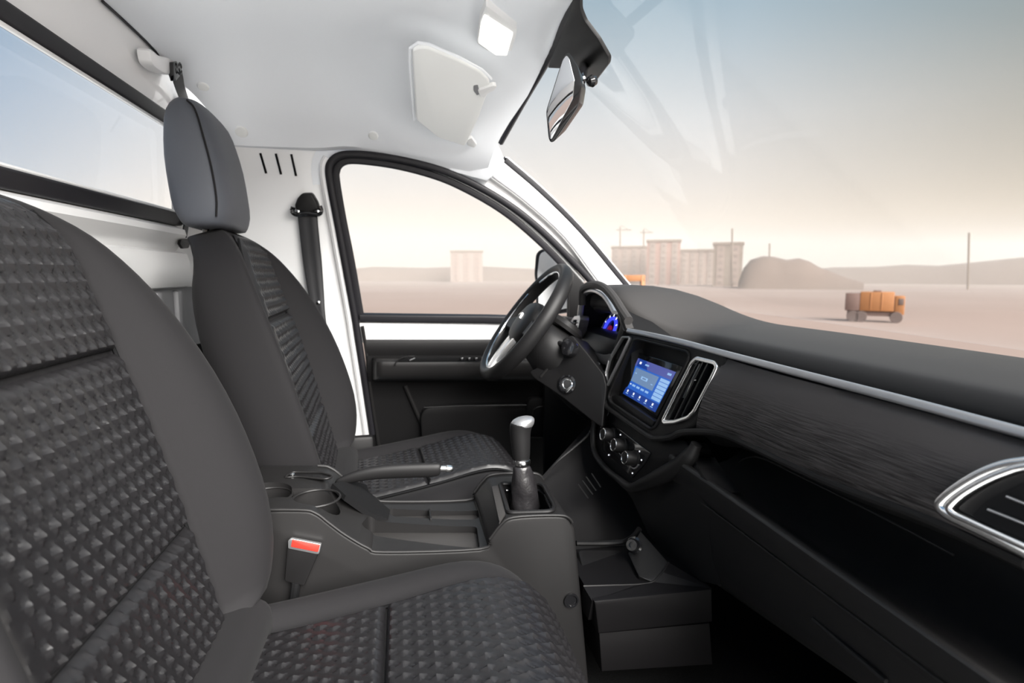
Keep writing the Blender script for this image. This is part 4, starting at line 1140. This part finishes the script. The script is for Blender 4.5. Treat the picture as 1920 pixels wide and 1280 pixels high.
# ================================================================== UNDER-DASH BIN AND TUNNEL
bn = thing('storage_bin', 'black storage bin with power socket on the floor below the dashboard', 'storage bin', (.45, 1.08, FL))
def LP(u, v, y): return PY(*RL(u, v), y)
yb = .965
t_ = [LP(300, 938, yb), LP(660, 905, yb), LP(1022, 866, yb), LP(1026, 1055, yb)]
slab('bin_front', [LP(345, 934, yb), LP(1022, 866, yb), LP(1026, 1055, yb), LP(372, 1122, yb), LP(352, 960, yb)], .20, 'binplast', bn, bevel=.004, n=(0, -1, 0))
slab('bin_lower', [LP(375, 1118, yb + .012), LP(1010, 1060, yb + .012), LP(1028, 1300, yb + .012), LP(390, 1340, yb + .012)], .18, 'binplast', bn, bevel=.004, n=(0, -1, 0))
tray = [LP(285, 848, 1.0), LP(600, 838, 1.0), LP(680, 825, 1.0), LP(740, 770, 1.01), LP(772, 712, 1.03), LP(1020, 860, .97), LP(335, 932, .97)]
pydata('bin_top', tray + [p + Vector((0, .02, -.05)) for p in tray], [tuple(range(7))] + [(i, (i + 1) % 7, 7 + (i + 1) % 7, 7 + i) for i in range(7)], 'binplast', bn, smooth=False)
tube('bin_lip', spline([LP(285, 848, 1.0), LP(450, 843, 1.0), LP(600, 838, 1.0), LP(680, 825, 1.0), LP(735, 775, 1.01), LP(772, 712, 1.03)], 4), .002, 'plast_mid', bn, n=6)
slab('socket_panel', [LP(540, 660, 1.10), LP(600, 790, 1.02), LP(680, 826, 1.005), LP(735, 775, 1.015), LP(772, 712, 1.03), LP(610, 530, 1.11)], .02, 'plast_mid', bn, bevel=.003)
slab('bin_pocket', rounded([LP(255, 640, 1.14), LP(505, 640, 1.14), LP(497, 800, 1.10), LP(320, 822, 1.06), LP(285, 760, 1.08)], .01, 4), .01, 'plast', bn, bevel=.003)
tube('bin_rim', spline([LP(245, 604, 1.16), LP(400, 604, 1.16), LP(510, 596, 1.15), LP(565, 570, 1.13), LP(608, 520, 1.12)], 4), .006, 'plast', bn, n=8)
ps_ = LP(580, 615, 1.085)
so_ = lathe('power_socket', [(.016, 0), (.017, .006), (.013, .009), (.013, .020), (.011, .024), (.006, .024), (.006, .018), (.001, .018)], ps_, (-.6, -.7, .4), 'gloss', bn, n=22)
tube('socket_ring', [ps_ + Vector((-.6, -.7, .4)).normalized() * .022 + (frame_of((-.6, -.7, .4))[0] * math.cos(2 * math.pi * i / 20) + frame_of((-.6, -.7, .4))[1] * math.sin(2 * math.pi * i / 20)) * .0095 for i in range(20)], .0016, 'chrome', so_, n=6, closed=True)
# tunnel cover with slots between console and stack
tv = [[PY(1010, 900, 1.42), PY(1100, 800, 1.52), PY(1130, 770, 1.52)], [PY(1050, 960, 1.33), PY(1120, 880, 1.44), PY(1160, 850, 1.44)], [PY(1075, 1000, 1.26), PY(1140, 935, 1.36), PY(1200, 910, 1.36)], [PY(1082, 1080, 1.24), PY(1150, 1030, 1.28), PY(1240, 1010, 1.26)], [PZ(1085, 1200, FL + .02), PZ(1190, 1200, FL + .02), PZ(1330, 1190, FL + .02)]]
tn = loft('tunnel_cover', tv, 'binplast', bn, auto=60)
for (a, b) in (((257, 267), (313, 347)), ((280, 245), (340, 325)), ((302, 223), (358, 303)), ((333, 205), (385, 283))):
    tube('vent_slot', [PY(*RL(*a), 1.325), PY(*RL(*b), 1.305)], .0018, 'plast_mid', tn, n=6)
tube('tunnel_edge', spline([PY(1015, 905, 1.34), PY(1040, 870, 1.38), PY(1075, 840, 1.40), PY(1105, 812, 1.42), PY(1112, 790, 1.42)], 4), .003, 'plast_mid', tn, n=6)

# ================================================================== ROOF FITTINGS, BELTS
# ---- sun visor
VA, VB, VC3 = PZ(776, 92, .498), PZ(919, 160, .466), PZ(872, 273, .362)
VSN = (VB - VA).cross(VC3 - VA).normalized()
if VSN.dot(-VA) < 0: VSN = -VSN
def SV(u, v, off=0.): return PP(*R2(u, v), VSN, VA + VSN * off)
vs = thing('sun_visor', 'pale folded sun visor on the headliner above the driver', 'sun visor', tuple(SV(650, 450)))
vo_ = rounded([SV(u, v) for u, v in ((462, 252), (500, 236), (545, 240), (700, 305), (800, 358), (845, 400), (852, 440), (826, 500), (790, 600), (726, 735), (690, 722), (590, 690), (482, 602))], .01, 4)
slab('visor_board', vo_, .014, 'visor', vs, bevel=.005, seg=3, n=VSN)
tube('visor_shadow_gap', [SV(u, v, -.010) for u, v in ((470, 600), (448, 300), (452, 240), (490, 214), (545, 222), (700, 290), (810, 350), (856, 395))], .004, 'headliner', vs, n=6)  # bead that stands in for the shadow gap round the visor
slab('visor_clip', rounded([SV(u, v, .006) for u, v in ((790, 455), (835, 438), (868, 428), (885, 432), (870, 455), (838, 468), (825, 490), (800, 485))], .003, 3), .012, 'lampframe', vs, bevel=.002, n=VSN)
slab('clip_recess', rounded([SV(u, v, .0015) for u, v in ((768, 430), (790, 425), (800, 470), (785, 478), (768, 455))], .003, 3), .002, 'greypaint', vs, bevel=.001, n=VSN)
slab('visor_pivot', rounded([SV(u, v, -.002) for u, v in ((735, 700), (760, 690), (785, 725), (770, 740), (738, 728))], .003, 3), .010, 'lampframe', vs, bevel=.002, n=VSN)
# ---- dome lamp
DZ = .548
lm = thing('dome_lamp', 'square white dome lamp switched on at the front of the headliner', 'lamp', tuple(PZ(930, 62, DZ)))
def DP(u, v, z=DZ): return PZ(*R2(u, v), z)
fo = rounded([DP(u, v) for u, v in ((830, 28), (984, 142), (982, 175), (945, 302), (915, 308), (784, 218), (800, 100))], .008, 4)
slab('lamp_frame', fo, .035, 'lampframe', lm, bevel=.004, n=(0, 0, -1))
le = rounded([DP(u, v, DZ - .004) for u, v in ((822, 80), (965, 170), (928, 300), (912, 300), (792, 215), (806, 120))], .006, 4)
slab('lamp_lens', le, .006, 'lamp', lm, bevel=.003, n=(0, 0, -1), label='glowing lamp lens')
slab('lamp_switch', [DP(u, v, DZ - .002) for u, v in ((830, 272), (848, 280), (846, 288), (828, 280))], .004, 'gloss', lm, bevel=.0008, n=(0, 0, -1))

# ---- rear view mirror with its windscreen bracket
rm_ = thing('rear_view_mirror', 'black interior rear view mirror on a windscreen bracket', 'mirror', (.37, 1.2, .42))
bo_ = rounded([W(*R2(u, v), .012) for u, v in ((1268, -40), (1298, -40), (1300, 50), (1322, 105), (1390, 195), (1444, 290), (1440, 322), (1365, 420), (1340, 400), (1300, 345), (1190, 342), (1140, 340), (1150, 305), (1205, 180), (1260, 40))], .006, 3)
slab('mirror_bracket', bo_, .008, 'plast', rm_, bevel=.002, n=-WN)
MN = Vector((-.80, -.58, -.10)).normalized(); MC = PY(1052, 185, 1.16)
def MP(u, v, off=0.): return PP(*R2(u, v), MN, MC + MN * off)
mo = rounded([MP(u, v) for u, v in ((1232, 262), (1248, 262), (1288, 330), (1310, 420), (1292, 530), (1168, 712), (1150, 714), (1140, 690), (1128, 555), (1212, 290))], .006, 4)
hs_ = slab('mirror_housing', mo, .028, 'gloss', rm_, bevel=.004, n=MN, taper=-.25)
slab('mirror_glass', rounded([MP(u, v, .001) for u, v in ((1232, 275), (1245, 290), (1272, 400), (1264, 495), (1158, 698), (1146, 690), (1134, 555), (1214, 300))], .004, 3), .002, 'mirror', hs_, bevel=.0005, n=MN)
tube('mirror_arm', [MP(1250, 430, -.02), MP(1300, 400, -.04), W(*R2(1320, 330), .008)], .012, 'gloss', rm_, n=12)
lathe('mirror_ball', [(.002, 0), (.009, .004), (.012, .012), (.009, .020), (.002, .024)], MP(1335, 410, -.05), (1, .3, .3), 'gloss', rm_, n=18)

# ---- driver seat belt on the B pillar
db = thing('driver_seat_belt', 'black seat belt hanging from an anchor on the white side pillar', 'seat belt', tuple(S(600, 560, .02)))
def RBp(px, py, off): return S(px, py, off)
gd_ = rounded([RBp(px, py, .035) for px, py in ((557, 372), (566, 362), (584, 362), (594, 378), (598, 392), (580, 400), (556, 396), (552, 386))], .006, 3)
slab('anchor_cover', gd_, .035, 'plast', db, bevel=.007, seg=3, n=(0, -1, -.18))
tube('belt_guide', spline([RBp(px, py, .030) for px, py in ((550, 388), (548, 396), (556, 402), (575, 400), (595, 402), (602, 396), (599, 386))], 4), .007, 'gloss', db, n=10)
for px in (559, 596): lathe('guide_stud', [(.005, 0), (.004, .004), (.001, .005)], RBp(px, 396, .037), (0, -1, 0), 'chrome', db, n=10)
wl_, wr_ = [(557, 396), (562, 440), (568, 490), (577, 545), (588, 600), (606, 680), (622, 760)], [(594, 396), (598, 440), (603, 490), (607, 545), (611, 600), (624, 680), (640, 760)]
rows = []
for a, b in zip(spline([RBp(*p, .022 + .03 * sst(480, 640, p[1])) for p in wl_], 4), spline([RBp(*p, .022 + .03 * sst(480, 640, p[1])) for p in wr_], 4)):
    rows.append([a, lerp(a, b, .08) + Vector((0, -.004, 0)), lerp(a, b, .35) + Vector((0, .002, 0)), lerp(a, b, .65) + Vector((0, -.003, 0)), lerp(a, b, .92) + Vector((0, -.004, 0)), b])
thick('webbing', rows, (0, .004, 0), 'belt', db, auto=0)
lathe('belt_stop', [(.005, 0), (.005, .005), (.002, .006)], RBp(597, 567, .042), (0, -1, 0), 'chrome', db, n=10)

# ---- second belt hanging from the roof corner behind the headrest
cb = thing('roof_seat_belt', 'thin black belt strap hanging from a roof anchor behind the headrest', 'seat belt', tuple(PX(335, 120, -.53)))
hs2 = spline([PX(px, py, -.525) for px, py in ((284, 92), (300, 104), (318, 108), (330, 118), (330, 140), (310, 138), (290, 124), (284, 108))], 3, closed=True)
slab('anchor_housing', hs2, .03, 'white', cb, bevel=.006, n=(1, -.2, -.1), label='white belt anchor housing')
slab('strap_guide', rounded([PX(px, py, -.515) for px, py in ((325, 116), (331, 114), (341, 128), (338, 142), (330, 152), (326, 140))], .003, 3), .014, 'gloss', cb, bevel=.002, n=(1, -.4, 0))
tube('guide_ring', [PX(338, 128, -.51) + Vector((0, .008 * math.cos(t), .012 * math.sin(t))) for t in [2 * math.pi * i / 16 for i in range(16)]], .002, 'gloss', cb, n=6, closed=True)
sweep('strap', spline([PX(px, py, x) for px, py, x in ((332, 140, -.52), (338, 165, -.535), (352, 205, -.55), (362, 260, -.565), (360, 330, -.57), (352, 400, -.572), (346, 440, -.57))], 4), rect(.004, .026, .001), (0, 1, 0), 'belt', cb)
slab('latch_tongue', rounded([PX(px, py, -.565) for px, py in ((340, 449), (352, 447), (357, 456), (354, 465), (344, 466), (338, 457))], .003, 3), .008, 'plast', cb, bevel=.002, n=(1, -.2, 0))
# ---- wiring behind the seat
wr = thing('wiring_loom', 'loose black wiring bundle behind the driver seat', 'wiring', (-.56, 1.62, -.45))
for k in range(6):
    y = 1.60 + .022 * k
    tube('wire', spline([Vector((-.60, y, -.21)), Vector((-.565, y - .03 + .01 * k, -.26)), Vector((-.56, y + .025, -.33)), Vector((-.57, y - .01, -.42)), Vector((-.565, y + .02, -.52))], 5), .003, 'plast', wr, n=6)

# ================================================================== OUTSIDE
def far(px, py, d):             # a far point, d metres along the ground
    r = ray(px, py); return r * (d / math.hypot(r.x, r.y))
GZ = -6.25
def building(name, label, x0, x1, ytop, d, depth, m_, bands=0, mb='bldW', roof=True):
    a, b = far(x0, 520, d), far(x1, 520, d); a.z = b.z = GZ - .5
    zt = far((x0 + x1) / 2, ytop, d).z
    ctr = (a + b) / 2; u = (b - a).normalized(); wd = (b - a).length; nrm = Vector((ctr.x, ctr.y, 0)).normalized()
    nrm = (nrm - u * nrm.dot(u)).normalized()
    t = thing(name, label, 'building', (ctr.x, ctr.y, GZ - .5), group=None)
    pts = [a, b, Vector((b.x, b.y, zt)), Vector((a.x, a.y, zt))]
    slab('wall', pts, depth, m_, t, bevel=0, n=-nrm, smooth=False)
    H = zt - a.z
    if roof: slab('roof_edge', [Vector((p.x, p.y, zt + q)) - nrm * .6 for p, q in ((a - u * .5, -.9), (b + u * .5, -.9), (b + u * .5, .3), (a - u * .5, .3))], depth + 1, 'bldC', t, bevel=0, n=-nrm, smooth=False)
    for k in range(bands):
        p = a + u * wd * ((k + .5) / bands)
        q = [p + u * s * wd / bands * .26 - nrm * .25 + Vector((0, 0, z)) for s, z in ((-1, .3), (1, .3), (1, H - 1.2), (-1, H - 1.2))]
        w_ = slab('pale_bay', q, .4, mb, t, bevel=0, n=-nrm, smooth=False)
        nf = max(3, int(H / 3.2))
        for f_ in range(nf):
            z = (f_ + .45) / nf * (H - 2)
            qq = [p + u * s * wd / bands * .12 - nrm * .32 + Vector((0, 0, z + dz)) for s, dz in ((-1, 0), (1, 0), (1, 1.3), (-1, 1.3))]
            slab('window', qq, .12, 'pane', w_, bevel=0, n=-nrm, smooth=False)
    return t
building('tower_block', 'hazy tower block with red brown flanks on the horizon', 1212, 1274, 450, 330, 14, 'bldA', 3)
building('tower_block', 'olive grey unfinished tower block beside a tall mast', 1336, 1391, 455, 300, 14, 'bldC', 2, 'bldB')
building('apartment_block', 'low hazy apartment block under a construction crane', 1146, 1214, 462, 360, 14, 'bldB', 4)
building('apartment_block', 'low pale apartment block between two hazy towers', 1274, 1338, 468, 350, 14, 'bldB', 4)
building('apartment_block', 'faint hazy block with stepped roof seen through the door window', 845, 905, 470, 420, 14, 'bldW', 3, 'bldB')
def crane(label, px, py, d, arm):
    b = far(px, 520, d); b.z = GZ; t = far(px, py, d)
    c = thing('tower_crane', label, 'crane', tuple(b), group=None)
    tube('mast', [b, t], .5, 'bldC', c, n=6)
    r = Vector((t.y, -t.x, 0)).normalized()
    tube('jib', [t - r * arm * .4 + Vector((0, 0, -2)), t + r * arm + Vector((0, 0, -2))], .35, 'bldC', c, n=6)
    tube('stay', [t + Vector((0, 0, 1)), t + r * arm * .8 + Vector((0, 0, -2))], .15, 'bldC', c, n=5)
crane('hazy tower crane above the low apartment block', 1163, 425, 395, 7)
crane('small hazy tower crane left of the red brown tower', 1207, 430, 400, 6)
for lab, px, py in (('thin pale mast in front of the olive tower', 1373, 428), ('short thin mast on the dark mound', 1443, 456), ('lone thin mast on the right of the hazy horizon', 1817, 436)):
    dm = 315 if px == 1443 else 285; b = far(px, 520, dm); b.z = GZ; t = far(px, py, dm)
    o = thing('mast', lab, 'mast', tuple(b)); tube('pole', [b, t], .38, 'bldC', o, n=6)
def mound(label, pts, d, name='mound', m_='hill', depth=30):
    # pts: silhouette in the view direction, made as a rounded ridge with depth
    rows = []
    for s, h in ((-1, 0), (-.7, .45), (-.35, .85), (0, 1), (.35, .85), (.7, .45), (1, 0)):
        r = []
        for px, py in pts:
            p = far(px, py, d); e = Vector((p.x, p.y, 0)).normalized()
            r.append(Vector((p.x, p.y, 0)) + e * s * depth + Vector((0, 0, lerp(GZ - .6, p.z, h))))
        rows.append(r)
    o = loft(name, rows, m_, None, auto=0); o['label'] = label; o['category'] = 'hill'
    return o
mound('dark hazy spoil mound right of the olive tower', [(1384, 530), (1394, 503), (1407, 487), (1430, 480), (1450, 481), (1475, 487), (1498, 484), (1518, 490), (1535, 500), (1560, 510), (1590, 521), (1620, 530)], 272, depth=18)
mound('long low bank along the hazy horizon', [(1500, 507), (1560, 501), (1640, 500), (1700, 496), (1760, 498), (1840, 490), (1920, 482), (2100, 478), (2300, 490)], 440, 'bank', 'hill', 30)
mound('low dusty bank seen through the door window', [(640, 506), (700, 500), (800, 502), (900, 499), (1000, 504), (1060, 506)], 480, 'bank', 'hill', 25)
# ---- orange dump truck
r_ = ray(1637, 604); d_ = 6.25 * math.hypot(r_.x, r_.y) / -r_.z
b0, b1 = far(1580, 604, d_), far(1694, 604, d_)
GT = (b0.z + b1.z) / 2
uu = Vector((b1.x - b0.x, b1.y - b0.y, 0)); LT = uu.length; uu.normalize(); vv = Vector((-uu.y, uu.x, 0))
if vv.dot(b0) < 0: vv = -vv
tk = thing('dump_truck', 'orange dump truck driving across the dusty yard', 'truck', ((b0.x + b1.x) / 2, (b0.y + b1.y) / 2, GT))
o0 = Vector((b0.x, b0.y, GT))
def tb(nm, x0, x1, y0, y1, z0, z1, m_, par=tk, bv=.08):
    c = o0 + uu * (x0 + x1) / 2 * LT + vv * (y0 + y1) / 2 + Vector((0, 0, (z0 + z1) / 2))
    R = Matrix((uu, vv, Vector((0, 0, 1)))).transposed()
    return box(nm, c, ((x1 - x0) * LT, y1 - y0, z1 - z0), m_, par, bevel=bv, rot=R)
HT = far(1635, 546, d_).z - GT
tb('chassis', .06, .97, .3, 2.1, HT * .20, HT * .36, 'truckdark')
tb('cargo_body', .27, .83, 0, 2.4, HT * .36, HT * .98, 'orange')
tb('tailgate', .02, .27, .02, 2.38, HT * .36, HT * .93, 'truckdark')
cb_ = tb('cab', .84, 1.0, .05, 2.35, HT * .26, HT * .86, 'orange')
tb('cab_window', .90, .985, .0, 2.4, HT * .58, HT * .78, 'pane', cb_, .02)
tb('body_rib', .44, .46, -.06, 2.46, HT * .36, HT * .96, 'orange')
tb('body_rib', .62, .64, -.06, 2.46, HT * .36, HT * .96, 'orange')
tb('tarp_bow', .48, .62, .8, 1.6, HT * .97, HT * 1.03, 'truckdark')
for x in (.16, .30, .88):
    for y in (.15, 2.25):
        lathe('wheel', [(.1, -.18), (HT * .17, -.18), (HT * .18, -.1), (HT * .18, .1), (HT * .17, .18), (.1, .18)], o0 + uu * x * LT + vv * y + Vector((0, 0, HT * .18)), vv, 'tyre', tk, n=20)
# ---- orange site gantry near the pillar
g0, g1 = far(1172, 560, 110), far(1204, 560, 110); gt = far(1188, 516, 110).z
gg = thing('site_gantry', 'orange steel gantry standing on the site beyond the windscreen pillar', 'gantry', (g0.x, g0.y, GZ))
e = (g1 - g0).normalized()
for p in (g0, g1):
    box('post', (p.x, p.y, (gt + GZ) / 2), (.7, .7, gt - GZ), 'orange', gg, bevel=.03)
Rg = Matrix((e, Vector((-e.y, e.x, 0)), Vector((0, 0, 1)))).transposed()
box('beam', ((g0.x + g1.x) / 2, (g0.y + g1.y) / 2, gt - .5), ((g1 - g0).length + .7, .7, 1.1), 'orange', gg, bevel=.03, rot=Rg)

# ---- dust haze that hangs over the site
hz = box('dust_haze', (250, 345, 15), (1300, 540, 44), None, bevel=0, smooth=False)
hm = bpy.data.materials.new('dust_haze'); hm.use_nodes = True; ht = hm.node_tree; ht.nodes.clear()
ho = ht.nodes.new('ShaderNodeOutputMaterial'); hv = ht.nodes.new('ShaderNodeVolumeScatter')
hv.inputs['Color'].default_value = (.95, .80, .70, 1); hv.inputs['Density'].default_value = .0014
ht.links.new(hv.outputs[0], ho.inputs['Volume']); hz.data.materials.append(hm)
hz['label'] = 'pale dust haze hanging over the distant building site'; hz['category'] = 'haze'; hz['kind'] = 'stuff'
